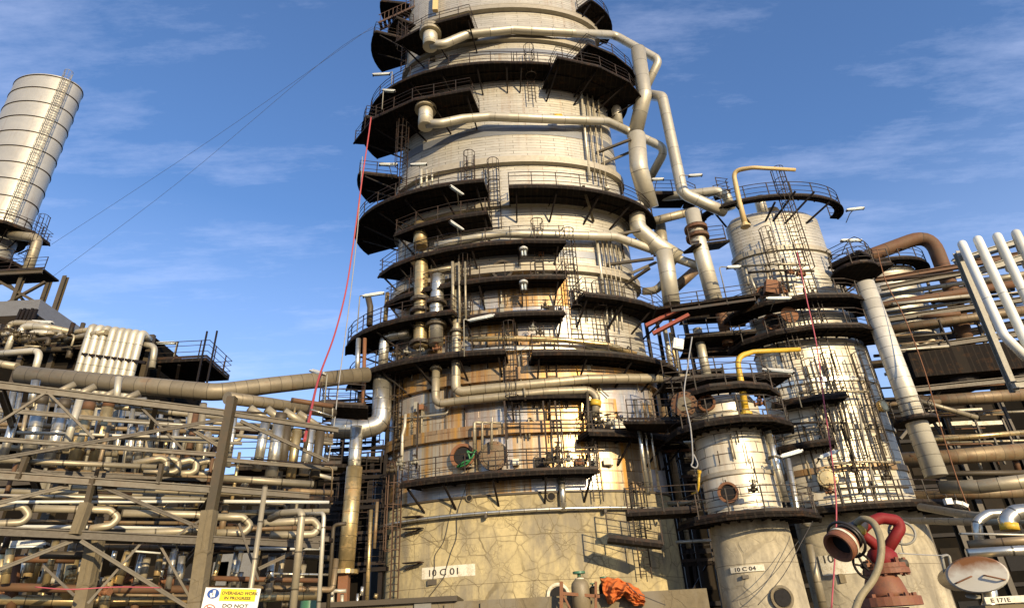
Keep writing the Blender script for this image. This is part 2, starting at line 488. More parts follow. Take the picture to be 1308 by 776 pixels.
def mat_deck():
    m, nt, b = nodes('dark_grating_deck'); b.inputs['Specular IOR Level'].default_value = .1; b.inputs['Roughness'].default_value = .85
    geo = N(nt, 'ShaderNodeNewGeometry').outputs['Position']
    sep = N(nt, 'ShaderNodeSeparateXYZ'); nt.links.new(geo, sep.inputs[0])
    ln = math_(nt, 'MAXIMUM', math_(nt, 'LESS_THAN', math_(nt, 'FRACT', math_(nt, 'DIVIDE', sep.outputs[0], .38)), .2), math_(nt, 'LESS_THAN', math_(nt, 'FRACT', math_(nt, 'DIVIDE', sep.outputs[1], 1.1)), .09))
    n1 = noise(nt, geo, 1.4, 5, .65)
    c = mix(nt, n1, (.006, .005, .0045), (.018, .014, .011))
    c = mix(nt, math_(nt, 'MULTIPLY', ln, .8), c, (.024, .019, .014))
    r_ = ramp(nt, noise(nt, geo, 2.1, 5, .7), [(.55, 0), (.68, 1)])
    c = mix(nt, math_(nt, 'MULTIPLY', r_, .6), c, (.06, .03, .013))
    nt.links.new(c, b.inputs['Base Color'])
    bump(nt, b, ln, .5, .03)
    return m
M['deck'] = mat_deck()
M['rail'] = mat_plain('dark_rail_steel', (.018, .0145, .011), spec=.2, rough=.55, var=.3, dirt=.5, dirtcol=(.07, .03, .012))
M['railrust'] = mat_plain('rust_brown_rail', (.075, .038, .018), rough=.7, var=.4, dirt=.5)
M['frame'] = mat_plain('beige_painted_steel', (.060, .047, .023), rough=.55, var=.2, dirt=.45, dirtcol=(.09, .055, .025), scale=1.2)
M['framedk'] = mat_plain('brown_painted_steel', (.05, .038, .02), rough=.6, var=.3, dirt=.5)
M['grey'] = mat_plain('grey_painted_steel', (.23, .22, .175), rough=.5, var=.12, dirt=.25)
M['rustiron'] = mat_plain('rusted_iron', (.20, .085, .035), rough=.8, var=.4, dirt=.5, scale=6, rust=.3)
M['red'] = mat_plain('red_paint', (.19, .012, .013), spec=.25, rough=.65, var=.3, dirt=.7, dirtcol=(.12, .02, .01), scale=5)
M['redprime'] = mat_plain('red_primer', (.26, .05, .025), rough=.6, var=.2, dirt=.3)
M['orangered'] = mat_plain('faded_red_iron', (.19, .065, .028), rough=.65, var=.3, dirt=.5, scale=7, rust=.3)
M['yellow'] = mat_plain('yellow_paint', (.60, .38, .03), rough=.5, var=.2, dirt=.5, scale=4, dirtcol=(.12, .07, .02))
M['yelfade'] = mat_plain('faded_yellow_paint', (.55, .40, .17), rough=.5, var=.15, dirt=.25, scale=3)
M['lampwhite'] = mat_plain('white_lamp_enamel', (.55, .55, .50), rough=.3, var=.1, dirt=.3, scale=5)
M['glass'] = mat_plain('lamp_glass', (.62, .70, .70), rough=.12, var=.1, dirt=.05)
M['whiteplate'] = mat_plain('white_painted_plate', (.64, .60, .47), rough=.7, var=.15, dirt=.75, dirtcol=(.34, .27, .15), scale=2.6)
M['ink'] = mat_plain('black_lettering', (.035, .03, .024), rough=.8, var=.3, dirt=.4, dirtcol=(.16, .13, .08), scale=9)
M['signwhite'] = mat_plain('white_sign_board', (.80, .78, .68), rough=.4, var=.03, dirt=.06)
M['signyellow'] = mat_plain('yellow_sign_panel', (.80, .62, .02), rough=.4, var=.03, dirt=.05)
M['signblue'] = mat_plain('blue_sign_disc', (.03, .08, .28), rough=.4, var=.05, dirt=.05)
M['signred'] = mat_plain('red_sign_ring', (.40, .07, .03), rough=.4, var=.05, dirt=.05)
M['orange'] = mat_plain('orange_cloth', (.44, .11, .018), rough=.85, var=.18, dirt=.12, dirtcol=(.2, .04, .01), scale=5)
M['green'] = mat_plain('green_paint', (.05, .16, .09), rough=.45, var=.2, dirt=.3)
M['greenrope'] = mat_plain('green_hose', (.02, .16, .045), rough=.5, var=.2, dirt=.1)
M['hosered'] = mat_plain('faded_red_hose', (.36, .055, .05), rough=.6, var=.12, dirt=.1)
M['pink'] = mat_plain('pink_rope', (.38, .07, .09), rough=.7, var=.2, dirt=.1)
M['rope'] = mat_plain('grey_rope', (.28, .28, .27), rough=.8, var=.1, dirt=.2)
M['cable'] = mat_plain('dark_cable', (.04, .035, .03), rough=.6, var=.2, dirt=.1)
M['hose'] = mat_plain('dusty_hose', (.24, .20, .11), rough=.65, var=.2, dirt=.35, scale=9)
M['rubber'] = mat_plain('black_rubber', (.025, .022, .018), rough=.45, var=.3, dirt=.2)
M['cyl'] = mat_plain('drab_cylinder_paint', (.21, .17, .10), rough=.5, var=.12, dirt=.3, scale=4)
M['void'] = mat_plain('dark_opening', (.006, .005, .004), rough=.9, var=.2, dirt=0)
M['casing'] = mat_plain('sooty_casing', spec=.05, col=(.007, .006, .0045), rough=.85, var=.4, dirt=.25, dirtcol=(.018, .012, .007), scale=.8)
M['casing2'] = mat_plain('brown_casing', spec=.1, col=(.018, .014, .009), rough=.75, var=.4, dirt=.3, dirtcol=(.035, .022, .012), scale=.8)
M['hood'] = mat_plain('galvanised_hood', (.19, .185, .165), rough=.5, metal=.3, var=.1, dirt=.25)
M['ground'] = mat_plain('oily_ground', (.06, .045, .028), rough=.85, var=.3, dirt=.4, scale=.4)
# ------------------------------------------------------------------ vessels and what is bolted to them
class Vessel:
    def __init__(s, px, py, Y, rx, k):
        c = D(px, py, Y); s.cx, s.cy, s.rx, s.k = c.x, Y, rx, k; s.ry = rx * k
    def pt(s, th, z, dr=0.0):
        a = R(th)
        return Vector((s.cx + (s.rx + dr) * math.cos(a), s.cy + (s.ry + dr) * math.sin(a), z))
    def nrm(s, th, dr=0.0):
        a = R(th)
        return Vector((math.cos(a) / (s.rx + dr), math.sin(a) / (s.ry + dr), 0)).normalized()
    def S(s, px, py, dr=0.0):
        d = ray(px, py); a, b = s.rx + dr, s.ry + dr
        ox, oy = (CAM.x - s.cx) / a, (CAM.y - s.cy) / b
        dx, dy = d.x / a, d.y / b
        A = dx * dx + dy * dy; B = ox * dx + oy * dy; C = ox * ox + oy * oy - 1
        q = B * B - A * C
        t = (-B - math.sqrt(q)) / A if q > 0 else -B / A
        return CAM + d * t
    def ang(s, p, dr=0.0):
        return math.degrees(math.atan2((p.y - s.cy) / (s.ry + dr), (p.x - s.cx) / (s.rx + dr)))
    def zf(s, py, dr=0.0):
        lo, hi = -5.0, 90.0
        for _ in range(50):
            m = (lo + hi) / 2
            if proj(s.pt(-90, m, dr))[1] > py: lo = m
            else: hi = m
        return (lo + hi) / 2
    def th_at(s, px, z, dr=0.0):
        lo, hi = -175.0, -5.0
        for _ in range(40):
            m = (lo + hi) / 2
            if proj(s.pt(m, z, dr))[0] < px: lo = m
            else: hi = m
        return (lo + hi) / 2
    def shell(s, mb, prof, t0=-180.0, t1=180.0, n=96):
        """prof: [(dr, z)] from bottom to top"""
        full = t1 - t0 >= 359.9
        ths = [t0 + (t1 - t0) * i / n for i in range(n + 1)]
        arc = [0.0]
        for i in range(n): arc.append(arc[-1] + (s.pt(ths[i + 1], 0) - s.pt(ths[i], 0)).length)
        vs = []; fs = []; uv = []
        w = n + 1
        L = prof[0][1]; Ls = [L]
        for i in range(1, len(prof)):
            L += max(.001, math.hypot(prof[i][0] - prof[i - 1][0], prof[i][1] - prof[i - 1][1])); Ls.append(L)
        for i in range(len(prof) - 1):
            for dr, z in (prof[i], prof[i + 1]):
                for t in ths: vs.append(s.pt(t, z, dr))
            for j in range(n):
                fs.append((2 * i * w + j, 2 * i * w + j + 1, (2 * i + 1) * w + j + 1, (2 * i + 1) * w + j))
                uv.append([(arc[j], Ls[i]), (arc[j + 1], Ls[i]), (arc[j + 1], Ls[i + 1]), (arc[j], Ls[i + 1])])
        mb.add(vs, fs, uv, True)
        return mb
    def band(s, z, h, dr, t0=-180.0, t1=180.0):
        return s.shell(MB(), [(-.02, z), (dr, z + .03), (dr, z + h), (-.02, z + h + dr * .35)], t0, t1)

def railing_mb(path, h=1.1, step=1.5, r=.026, mid=(.36, .73), toe=True):
    mb = MB()
    path = [Vector(p) for p in path]
    up = Vector((0, 0, 1))
    for hh in (h,) + tuple(h * q for q in mid):
        mb.tube([p + up * hh for p in path], r if hh == h else r * .8, 4, bend=0)
    L = [0]
    for i in range(1, len(path)): L.append(L[-1] + (path[i] - path[i - 1]).length)
    n = max(1, round(L[-1] / step))
    for k in range(n + 1):
        d = L[-1] * k / n
        i = 1
        while i < len(L) - 1 and L[i] < d: i += 1
        q = (d - L[i - 1]) / max(1e-6, L[i] - L[i - 1])
        p = path[i - 1].lerp(path[i], q)
        mb.bar(p - up * .05, p + up * (h + .02), r * 2.1)
    if toe:
        for i in range(len(path) - 1):
            mb.bar(path[i] + up * .07, path[i + 1] + up * .07, .015, .15)
    return mb

def arc_platform(ves, root, z, t0, t1, dr, segs=None, rail=True, brk=True, inner=.04, rail_ends=True, thick=.10, railmat='rail', skip=None):
    """deck on an arc of the vessel with railing and brackets"""
    if t0 > t1: t0, t1 = t1, t0
    n = segs or max(4, int((t1 - t0) / 5))
    ths = [t0 + (t1 - t0) * i / n for i in range(n + 1)]
    mb = MB()
    nin = max(n, int((t1 - t0) / 5))
    dl, dr_ = dr if isinstance(dr, tuple) else (dr, dr)
    outer = [ves.pt(t, z, dl + (dr_ - dl) * i / n) for i, t in enumerate(ths)]
    inn = [ves.pt(t0 + (t1 - t0) * i / nin, z, inner) for i in range(nin + 1)]
    poly = [(p.x, p.y) for p in outer] + [(p.x, p.y) for p in reversed(inn)]
    # build as strips so that concave outlines stay clean
    m = max(n, nin)
    def samp(lst, q):
        x = q * (len(lst) - 1); i = min(int(x), len(lst) - 2)
        return lst[i].lerp(lst[i + 1], x - i)
    vs = []; fs = []
    dz = Vector((0, 0, -thick))
    for i in range(m + 1):
        a, b = samp(inn, i / m), samp(outer, i / m)
        vs += [a, b, b + dz, a + dz]
    for i in range(m):
        a = i * 4; b = a + 4
        fs += [(a, a + 1, b + 1, b), (a + 1, a + 2, b + 2, b + 1), (a + 2, a + 3, b + 3, b + 2), (a + 3, a, b, b + 3)]
    fs += [(0, 3, 2, 1), (m * 4, m * 4 + 1, m * 4 + 2, m * 4 + 3)]
    mb.add(vs, fs)
    # edge channel and joists below the plate
    mb.tube([p + Vector((0, 0, -thick - .08)) for p in outer], .075, 4, bend=0)
    nj = max(2, int((t1 - t0) / 16))
    for i in range(nj + 1):
        q = i / nj
        mb.bar(samp(inn, q) + dz * 1.5, samp(outer, q) + dz * 1.3, .07, .08)
    mo = [samp(inn, i / m).lerp(samp(outer, i / m), .5) + dz * 1.5 for i in range(m + 1)]
    mb.tube(mo, .05, 4, bend=0)
    deck = part('platform', mb, M['deck'], root)
    if rail:
        path = [p + (Vector((ves.cx, ves.cy, p.z)) - p).normalized() * .06 for p in outer]
        if rail_ends: path = [inn[0].lerp(outer[0], .12)] + path + [inn[-1].lerp(outer[-1], .12)]
        part('railing', railing_mb(path), M[railmat], deck)
    if brk:
        nb = max(2, int((t1 - t0) / 16))
        for i in range(nb + 1):
            q = min(.97, max(.03, i / nb))
            a, b = samp(inn, q), samp(outer, q)
            e = a.lerp(b, .85)
            if ves.nrm(t0 + (t1 - t0) * q).y > .5: continue
            mb2 = MB().bar(a + Vector((0, 0, -1.35)), e + Vector((0, 0, -.24)), .09, .09)
            part('bracket', mb2, M['black'], deck)
    return deck

def plat(ves, root, ref, l, r, dr, **kw):
    dd = dr[1] if isinstance(dr, tuple) else dr
    z = ves.S(ref[0], ref[1], dd).z
    t0 = l[1] if isinstance(l, tuple) else ves.th_at(l, z, dd)
    t1 = r[1] if isinstance(r, tuple) else ves.th_at(r, z, dd)
    return arc_platform(ves, root, z, t0, t1, dr, **kw)

def lobe(ves, root, left, t0=-208, t1=-150, **kw):
    """rounded platform on the flank whose outermost point shows at `left`"""
    p = D(left[0], left[1], ves.cy)
    return arc_platform(ves, root, p.z, t0, t1, (ves.cx - ves.rx) - p.x, **kw)

def ladder_mb(a, b, out, w=.5, cage=True, cage_from=2.2, r=.03, rung=.32, cr=.38):
    """ladder from a up to b; out = unit vector away from the wall (towards the climber)"""
    mb = MB(); a, b, out = Vector(a), Vector(b), Vector(out).normalized()
    d = (b - a); L = d.length; d.normalize()
    s = d.cross(out).normalized()
    for q in (-1, 1):
        mb.bar(a + s * (q * w / 2), b + s * (q * w / 2) + d * .9, r * 2, r * 1.4, out)
    n = int(L / rung)
    for i in range(1, n + 1):
        p = a + d * (i * rung)
        mb.bar(p - s * (w / 2), p + s * (w / 2), r * 1.1)
    if cage:
        hoops = []
        k = max(2, int((L + .9 - cage_from) / .9))
        for i in range(k + 1):
            p = a + d * (cage_from + (L + .8 - cage_from) * i / k)
            arc = [p + s * (math.cos(R(t)) * cr) + out * (.36 + math.sin(R(t)) * cr) for t in range(-20, 201, 22)]
            arc = [p - s * (-w / 2)] + arc + [p + s * (-w / 2)]
            hoops.append(arc)
            mb.tube(arc, r * .8, 4, bend=0)
        for j in range(2, len(hoops[0]) - 2, 2):
            mb.tube([h[j] for h in hoops], r * .7, 4, bend=0)
    return mb

def flange_mb(p, axis, r, t=.06, seg=18):
    ax = Vector(axis).normalized()
    return MB().lathe(Vector(p) - ax * t / 2, ax, [(r, 0), (r, t)], seg, False)

def manhole(ves, root, px, py, rpx, state='closed', depth_=.35, mat='rustiron', covmat='rustiron', side=1, dr0=0.0):
    p = ves.S(px, py, dr0); n = ves.nrm(ves.ang(p)); r = rpx * depth(p) / F
    mb = MB().lathe(p - n * .05, n, [(r * .80, 0), (r * .80, depth_ - .08), (r, depth_ - .08), (r, depth_), (r * .78, depth_), (r * .74, depth_ - .04), (r * .72, .1), (.0, .1)], 24, False)
    ring = part('manhole', mb, M[mat], root)
    if state == 'closed':
        c = MB().lathe(p + n * (depth_ - .03), n, [(r * 1.02, 0), (r * 1.02, .07), (r * .82, .09), (r * .75, .12), (0, .14)], 24, False)
        t = n.cross(Vector((0, 0, 1)))
        for k in range(16):
            a = 2 * math.pi * k / 16
            q = p + n * (depth_ + .02) + (t * math.cos(a) + Vector((0, 0, 1)) * math.sin(a)) * r * .92
            c.lathe(q, n, [(.035, 0), (.035, .07)], 6, False)
        part('cover', c, M[covmat], ring)
    else:
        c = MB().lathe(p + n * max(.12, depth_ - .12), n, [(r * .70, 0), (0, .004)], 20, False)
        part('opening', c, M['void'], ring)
        if state == 'swung':
            t = n.cross(Vector((0, 0, 1))) * -side
            cc = p + t * (r * 2.0) + n * (depth_ + .25)
            cn = (n * .85 + t * .5).normalized()
            c2 = MB().lathe(cc, cn, [(r, 0), (r, .08), (r * .7, .12), (0, .14)], 22, False)
            part('cover', c2, M[covmat], ring)
            hb = MB().bar(p + t * r * .95 + n * depth_, cc - t * r * .6, .06)
            part('hinge_arm', hb, M['black'], ring)
    return ring

# ------------------------------------------------------------------ small equipment
def lamp(px, py, Y, label, kind='strip', yaw=0, tilt=0, post=None, L=None, group='work lights', off=None):
    """white twin-tube luminaire; post = (px, py) of the foot of its pole"""
    c = D(px, py, Y) if off is None else off
    L = L or 1.25
    t = thing('strip_lamp', label, 'lamp', c, group)
    rot = Matrix.Rotation(R(yaw), 3, 'Z') @ Matrix.Rotation(R(tilt), 3, 'Y')
    mb = MB().box(c, (L, .22, .07), rot)
    mb.box(c + rot @ Vector((0, 0, .06)), (L * .8, .13, .06), rot)
    part('housing', mb, M['lampwhite'], t)
    for s_ in (-1, 1):
        mb = MB().tube([c + rot @ Vector((-L * .46, s_ * .06, -.06)), c + rot @ Vector((L * .46, s_ * .06, -.06))], .028, 8)
        part('lamp_tube', mb, M['glass'], t)
    mb = MB()
    for e in (-1, 1): mb.box(c + rot @ Vector((e * L * .48, 0, -.055)), (.06, .21, .07), rot)
    part('end_cap', mb, M['rail'], t)
    if post:
        f = D(post[0], post[1], Y)
        e = c + rot @ Vector((L * .5 * (1 if f.x > c.x else -1), 0, 0))
        top = Vector((f.x, f.y, e.z + .12))
        mb = MB().tube([f, top, e + Vector((0, 0, .04))], .035, 6, bend=.2)
        part('pole', mb, M['grey'], t)
    else:
        mb = MB().tube([c + Vector((0, 0, .06)), c + Vector((0, .7, .12)), c + Vector((0, 1.4, -.1))], .03, 6, bend=.2)
        part('bracket', mb, M['grey'], t)
    return t

def bulkhead(px, py, Y, label):
    c = D(px, py, Y)
    t = thing('hanging_lamp', label, 'lamp', c, 'hanging lamps under the platforms')
    part('housing', MB().lathe(c + Vector((0, 0, .2)), (0, 0, 1), [(.26, 0), (.26, .12), (.14, .22), (.05, .3)], 14), M['lampwhite'], t)
    mb = MB()
    for q in (-1, 1): mb.tube([c + Vector((q * .09, 0, -.22)), c + Vector((q * .09, 0, .2))], .06, 8)
    part('lamp_tube', mb, M['glass'], t)
    mb = MB()
    for k in range(6):
        a = k * math.pi / 3
        mb.bar(c + Vector((.22 * math.cos(a), .22 * math.sin(a), .2)), c + Vector((.2 * math.cos(a), .2 * math.sin(a), -.3)), .018)
    mb.torus(c + Vector((0, 0, -.3)), (0, 0, 1), .2, .014, 14, 4)
    part('guard', mb, M['rail'], t)
    part('hanger', MB().bar(c + Vector((0, 0, .5)), c + Vector((0, 0, 1.0)), .04), M['rail'], t)
    return t

def wheel_mb(c, ax, r, tr=.02, spokes=4):
    c = Vector(c); ax = Vector(ax).normalized(); x = ax.orthogonal().normalized(); y = ax.cross(x)
    mb = MB().torus(c, ax, r, tr, 24, 6)
    for k in range(spokes):
        a = 2 * math.pi * k / spokes + .4
        mb.bar(c, c + (x * math.cos(a) + y * math.sin(a)) * r, tr * 1.3)
    mb.lathe(c - ax * .03, ax, [(tr * 2, 0), (tr * 2, .06)], 10, False)
    return mb

def valve(c, label, s=.3, run=(1, 0, 0), stem=(0, 0, 1), mat='framedk', group='valves along the platforms', wmat='rail'):
    c = Vector(c); run = Vector(run).normalized(); stem = Vector(stem).normalized()
    t = thing('gate_valve', label, 'valve', c, group)
    mb = MB().lathe(c - run * s, run, [(s * .62, 0), (s * .62, s * .18), (s * .34, s * .2), (s * .34, s * .5), (s * .55, s * .8), (s * .55, s * 1.2), (s * .34, s * 1.5), (s * .34, s * 1.8), (s * .62, s * 1.82), (s * .62, s * 2)], 14)
    mb.lathe(c, stem, [(s * .45, 0), (s * .45, s * .7), (s * .6, s * .72), (s * .6, s * .88), (s * .3, s * .95), (s * .18, s * 1.5)], 14)
    part('body', mb, M[mat], t)
    part('handwheel', wheel_mb(c + stem * s * 1.75, stem, s * .75, s * .07), M[wmat], t)
    part('stem', MB().bar(c + stem * s * 1.4, c + stem * s * 2.2, s * .1), M['rail'], t)
    return t

def label_plate(ves, root, px0, py0, px1, py1, txt, size_px, ink_dx=.1, dr=.03, yoff=.0, name='number_plate', tx=None, curved=True):
    """painted white panel on the curved concrete with stencilled lettering"""
    a, b = ves.S(px0, py0, dr), ves.S(px1, py0, dr)
    lo = ves.S((px0 + px1) / 2, py1, dr)
    t0, t1 = ves.ang(a, dr), ves.ang(b, dr)
    if t0 > t1: t0, t1 = t1, t0
    zt = (a.z + b.z) / 2; zb = zt - abs((ves.S((px0 + px1) / 2, py0, dr).z - lo.z))
    mb = MB()
    ves.shell(mb, [(0.0, zb - .01), (dr, zb), (dr, zt), (0.0, zt + .01)], t0, t1, 14)
    o = part(name, mb, M['whiteplate'], root)
    # letters: flat text bent onto the wall
    p0, p1 = ves.pt(t0, zt, dr), ves.pt(t1, zt, dr)
    wd = (p1 - p0).length
    sz = size_px * depth(a) / F
    tm = text_mesh(txt, sz, (0, 0, 0), (1, 0, 0), (0, 0, 1), depth=.004, sx=1.25, bold=.006)
    mx = max(v.x for v in tm.v); 
    x0 = (wd - mx) * (tx if tx is not None else .5)
    zc = (zt + zb) / 2 - sz * .36 + yoff
    for v in tm.v:
        q = ves.pt(t0 + (t1 - t0) * ((v.x + x0) / wd), v.z + zc, dr + .006 - v.y * 1.0)
        v.x, v.y, v.z = q.x, q.y, q.z
    part('lettering', tm, M['ink'], o)
    return o

def wide(name, label, cat, pts, rpx, mat, group=None, seg=12, bend=None, ves=None, flanges=(), fmat=None, radii=None, parts=()):
    """pipe from points (px, py, d): d >= 8 is a distance north of the camera, d < 8 a stand-off from the vessel"""
    P = []
    if ves:
        Q = [pts[0]]
        for a, b in zip(pts, pts[1:]):
            if not isinstance(a, Vector) and not isinstance(b, Vector) and a[2] < 8 and b[2] < 8 and abs(b[0] - a[0]) > 34:
                n = int(abs(b[0] - a[0]) / 22)
                Q += [tuple(a[k] + (b[k] - a[k]) * i / n for k in range(3)) for i in range(1, n)]
            Q.append(b)
        pts = Q
    for q in pts:
        if isinstance(q, Vector): P.append(q)
        else: P.append(D(*q) if q[2] >= 8 else ves.S(*q))
    m_ = P[len(P) // 2]
    r = rpx * depth(m_) / F
    mb = MB().tube(P, r, seg, bend)
    if not flanges:
        return single(name, mb, M[mat], label, cat, group)
    t = thing(name, label, cat, P[0], group)
    part('pipe_run', mb, M[mat], t)
    for i, q in flanges:
        a, b = P[i], P[i + 1]
        part('flange', flange_mb(a.lerp(b, q), b - a, r * 1.5, max(.08, r * .5)), M[fmat or mat], t)
    return t
# ------------------------------------------------------------------ ground, plinth
structure('ground', MB().add([(-3000, -500, 0), (3000, -500, 0), (3000, 5000, 0), (-3000, 5000, 0)], [(0, 1, 2, 3)]), M['ground'])

# ------------------------------------------------------------------ the big column
T = Vessel(677, 700, 36.0, 7.85, .42)
zs = T.zf(630); zb = 0.0
tower = thing('distillation_tower', 'huge cream-clad cylindrical distillation tower ringed by black platforms on a cracked concrete skirt', 'tower', (T.cx, T.cy, 0))
part('skirt', T.shell(MB(), [(.06, 0), (.06, zs - .05), (.0, zs)]), M['skirt'], tower)
z1 = T.zf(482); z2 = T.zf(338); ztop = T.zf(-60)
part('lower_cladding', T.shell(MB(), [(0, zs), (0, z1)]), M['stain'], tower, 'gold and rust streaked lower cladding')
part('middle_cladding', T.shell(MB(), [(0, z1), (0, z2)], -250, -66), M['stain'], tower, 'rust stained middle cladding')
part('middle_cladding', T.shell(MB(), [(0, z1), (0, z2)], -66, 110), M['shell'], tower)
part('upper_cladding', T.shell(MB(), [(0, z2), (0, ztop), (-1.5, ztop + 1.5), (-7.0, ztop + 2.4)]), M['shell'], tower)
for row, h, dr, mt in ((10, .55, .38, 'shell_band'), (50, .45, .34, 'shell_band'), (97, .5, .34, 'shell_band'), (207, .55, .36, 'shell_band'), (262, .4, .3, 'shell_band'),
                       (346, .55, .34, 'shell_band'), (484, .75, .32, 'stain_band'), (553, .62, .34, 'stain_band'), (447, .3, .3, 'silver')):
    z = T.zf(row, dr) 
    part('ring_band', T.band(z, h, dr), M[mt], tower)
for row, h in ((68, .5), (172, .65), (328, .5)):
    z = T.zf(row, .03)
    part('bare_strip', T.shell(MB(), [(0, z), (.03, z), (.03, z + h), (0, z + h)]), M['shell_grey'], tower)
part('skirt_lip', T.shell(MB(), [(0.0, zs - .06), (.16, zs - .03), (.16, zs + .06), (.0, zs + .1)]), M['framedk'], tower)

# platforms of the column
A = lambda d: ('a', d)
plat(T, tower, (655, -24), A(-200), A(-152), 1.7)
plat(T, tower, (655, -22), A(-38), A(15), 1.5)
plat(T, tower, (580, 21), 505, 599, 2.5, segs=2)
lobe(T, tower, (476, 68), -197, -160)
plat(T, tower, (655, 79), A(-200), A(-85), (3.0, 1.6))
plat(T, tower, (655, 79), A(-85), A(20), 1.6)
plat(T, tower, (770, 62), 752, A(-8), 2.7, segs=3)
plat(T, tower, (716, 73), 712, A(-14), 2.9, segs=3)
plat(T, tower, (575, 118), A(-170), 600, (3.6, 2.5), segs=3)
lobe(T, tower, (464, 176), -200, -160)
lobe(T, tower, (459, 238), -196, -166)
plat(T, tower, (590, 233), A(-200), 617, (3.3, 2.0))
plat(T, tower, (710, 237), 650, A(0), 2.0)
plat(T, tower, (560, 280), 503, 622, 1.7, segs=3)
plat(T, tower, (610, 311), 483, 723, 1.45, segs=6)
plat(T, tower, (640, 354), 491, 722, 1.3, segs=6)
plat(T, tower, (540, 404), A(-182), 577, (3.1, 1.7), segs=7)
plat(T, tower, (660, 399), 590, 722, 1.2, segs=4)
plat(T, tower, (790, 379), 747, A(-12), 1.7, segs=4)
plat(T, tower, (560, 457), A(-176), 645, (2.7, 1.4))
plat(T, tower, (745, 449), 680, A(-10), 1.7)
plat(T, tower, (800, 552), 752, A(0), 1.5)
plat(T, tower, (640, 603), 511, 765, 1.4)
plat(T, tower, (715, 503), 650, 752, .9, segs=4, rail=False)
lobe(T, tower, (416, 596), -196, -164)
lobe(T, tower, (412, 526), -190, -172)

# manholes
manhole(T, tower, 593, 584, 16, 'open', .45)
manhole(T, tower, 632, 584, 18, 'closed', .45, covmat='brown')
manhole(T, tower, 642, 347, 14, 'open', .35, mat='framedk')
manhole(T, tower, 600, 636, 4.5, 'open', .16, mat='conc', dr0=.05)
manhole(T, tower, 704, 634, 6, 'open', .16, mat='conc', dr0=.05)
manhole(T, tower, 713, 760, 15, 'open', .18, mat='whiteplate', dr0=.06)

# clutter at the top of the shaded flank
lobe(T, tower, (487, 14), -188, -170, brk=False)
mb = MB()
a, b = D(484, 34, 35.5), D(532, 12, 35.0)
for s_ in (-.35, .35):
    mb.bar(a + Vector((0, s_, 0)), b + Vector((0, s_, 0)), .05, .22)
    mb.bar(a + Vector((0, s_, 1)), b + Vector((0, s_, 1)), .05)
for k in range(9):
    q = a.lerp(b, (k + .5) / 9); mb.bar(q + Vector((0, -.35, 0)), q + Vector((0, .35, 0)), .25, .04); mb.bar(q + Vector((0, -.35, 0)), q + Vector((0, -.35, 1)), .04)
part('stair', mb, M['railrust'], tower)
part('yellow_post', MB().bar(T.S(556, 14, .6), T.S(557, -14, .6), .42, .3), M['yelfade'], tower)
# ladders
def vlad(ves, root, px, py0, py1, dr=.35, w=.5, cage=True, mat='rail', lab=None):
    a = ves.S(px, py0, dr); th = ves.ang(a, dr); b = ves.pt(th, 0, dr)
    lo, hi = a.z, a.z + 60
    for _ in range(40):
        m_ = (lo + hi) / 2
        if proj(Vector((b.x, b.y, m_)))[1] > py1: lo = m_
        else: hi = m_
    return part('ladder', ladder_mb(a, Vector((b.x, b.y, lo)), ves.nrm(th), w, cage), M[mat], root, lab)
vlad(T, tower, 634, 302, 222, .35, .7)
vlad(T, tower, 738, 440, 312, .35, .6)
vlad(T, tower, 657, 560, 432, .4, .7)
vlad(T, tower, 514, 248, 165, 1.5, .6)
vlad(T, tower, 515, 90, 45, 1.2, .5)
vlad(T, tower, 503, 764, 612, .5, .5, True, 'railrust')
vlad(T, tower, 826, 738, 640, .5, .6)
vlad(T, tower, 765, 640, 500, .35, .5, False)

# shelves and the number on the skirt
label_plate(T, tower, 539, 722, 607, 737, '10 C 01', 11, tx=.3, dr=.075)
for row in (662, 677, 720):
    p = T.S(518, row, .1); q = T.S(540, row - 2, .1)
    mb = MB()
    mb.bar(p + Vector((0, -.35, 0)), q + Vector((0, -.3, 0)), .4, .05); mb.bar(p + Vector((0, -.1, -.25)), q + Vector((0, -.35, -.03)), .06)
    part('ladder_bracket', mb, M['rail'], tower)
p = T.S(552, 743, .1)
part('earthing_plate', MB().box(p, (.45, .12, .25)), M['framedk'], tower)

vlad(T, tower, 712, 560, 432, .4, .55, False)
# instrument tubing, boxes and hangers bolted to the shell between the platforms
for i in range(90):
    x = rnd.uniform(505, 850); y = rnd.choice([330, 345, 365, 390, 410, 440, 470, 500, 520, 560, 600])
    a = T.S(x, y, .18); L = rnd.uniform(.8, 2.6)
    if abs(a.x - T.cx) > T.rx * .97: continue
    mb = MB().tube([a, a + Vector((0, 0, L))] if i % 3 else [a, a + Vector((0, 0, L * .6)), T.S(x + rnd.uniform(8, 30), y - 14, .2)], rnd.uniform(.025, .06), 6, bend=.1)
    part('instrument_tube', mb, M[rnd.choice(['rail', 'framedk', 'dull', 'cream', 'rail'])], tower)
for i in range(34):
    x = rnd.uniform(515, 840); y = rnd.choice([322, 345, 395, 430, 470, 520, 590, 240, 75])
    a = T.S(x, y, .2)
    part('junction_box', MB().box(a, (rnd.uniform(.2, .5), .22, rnd.uniform(.25, .6))), M[rnd.choice(['rail', 'framedk', 'rustiron', 'grey', 'cream'])], tower)
for x, y0, y1 in ((602, 270, 212), (770, 440, 380), (596, 400, 345), (690, 352, 300), (535, 405, 340), (506, 600, 470), (680, 130, 75)):
    vlad(T, tower, x, y0, y1, .4, .5)
# light pipe scaffold over the manhole platform
for x in (648, 700, 716, 764, 532):
    a = T.S(x, 598, .7); part('stanchion', MB().bar(a, a + Vector((0, 0, 3.6)), .09), M['rail'], tower)
for y in (577, 541, 526):
    for x0, x1 in ((648, 700), (700, 764)):
        part('crossbar', MB().bar(T.S(x0, y, .75), T.S(x1, y, .75), .06), M['rail'], tower)
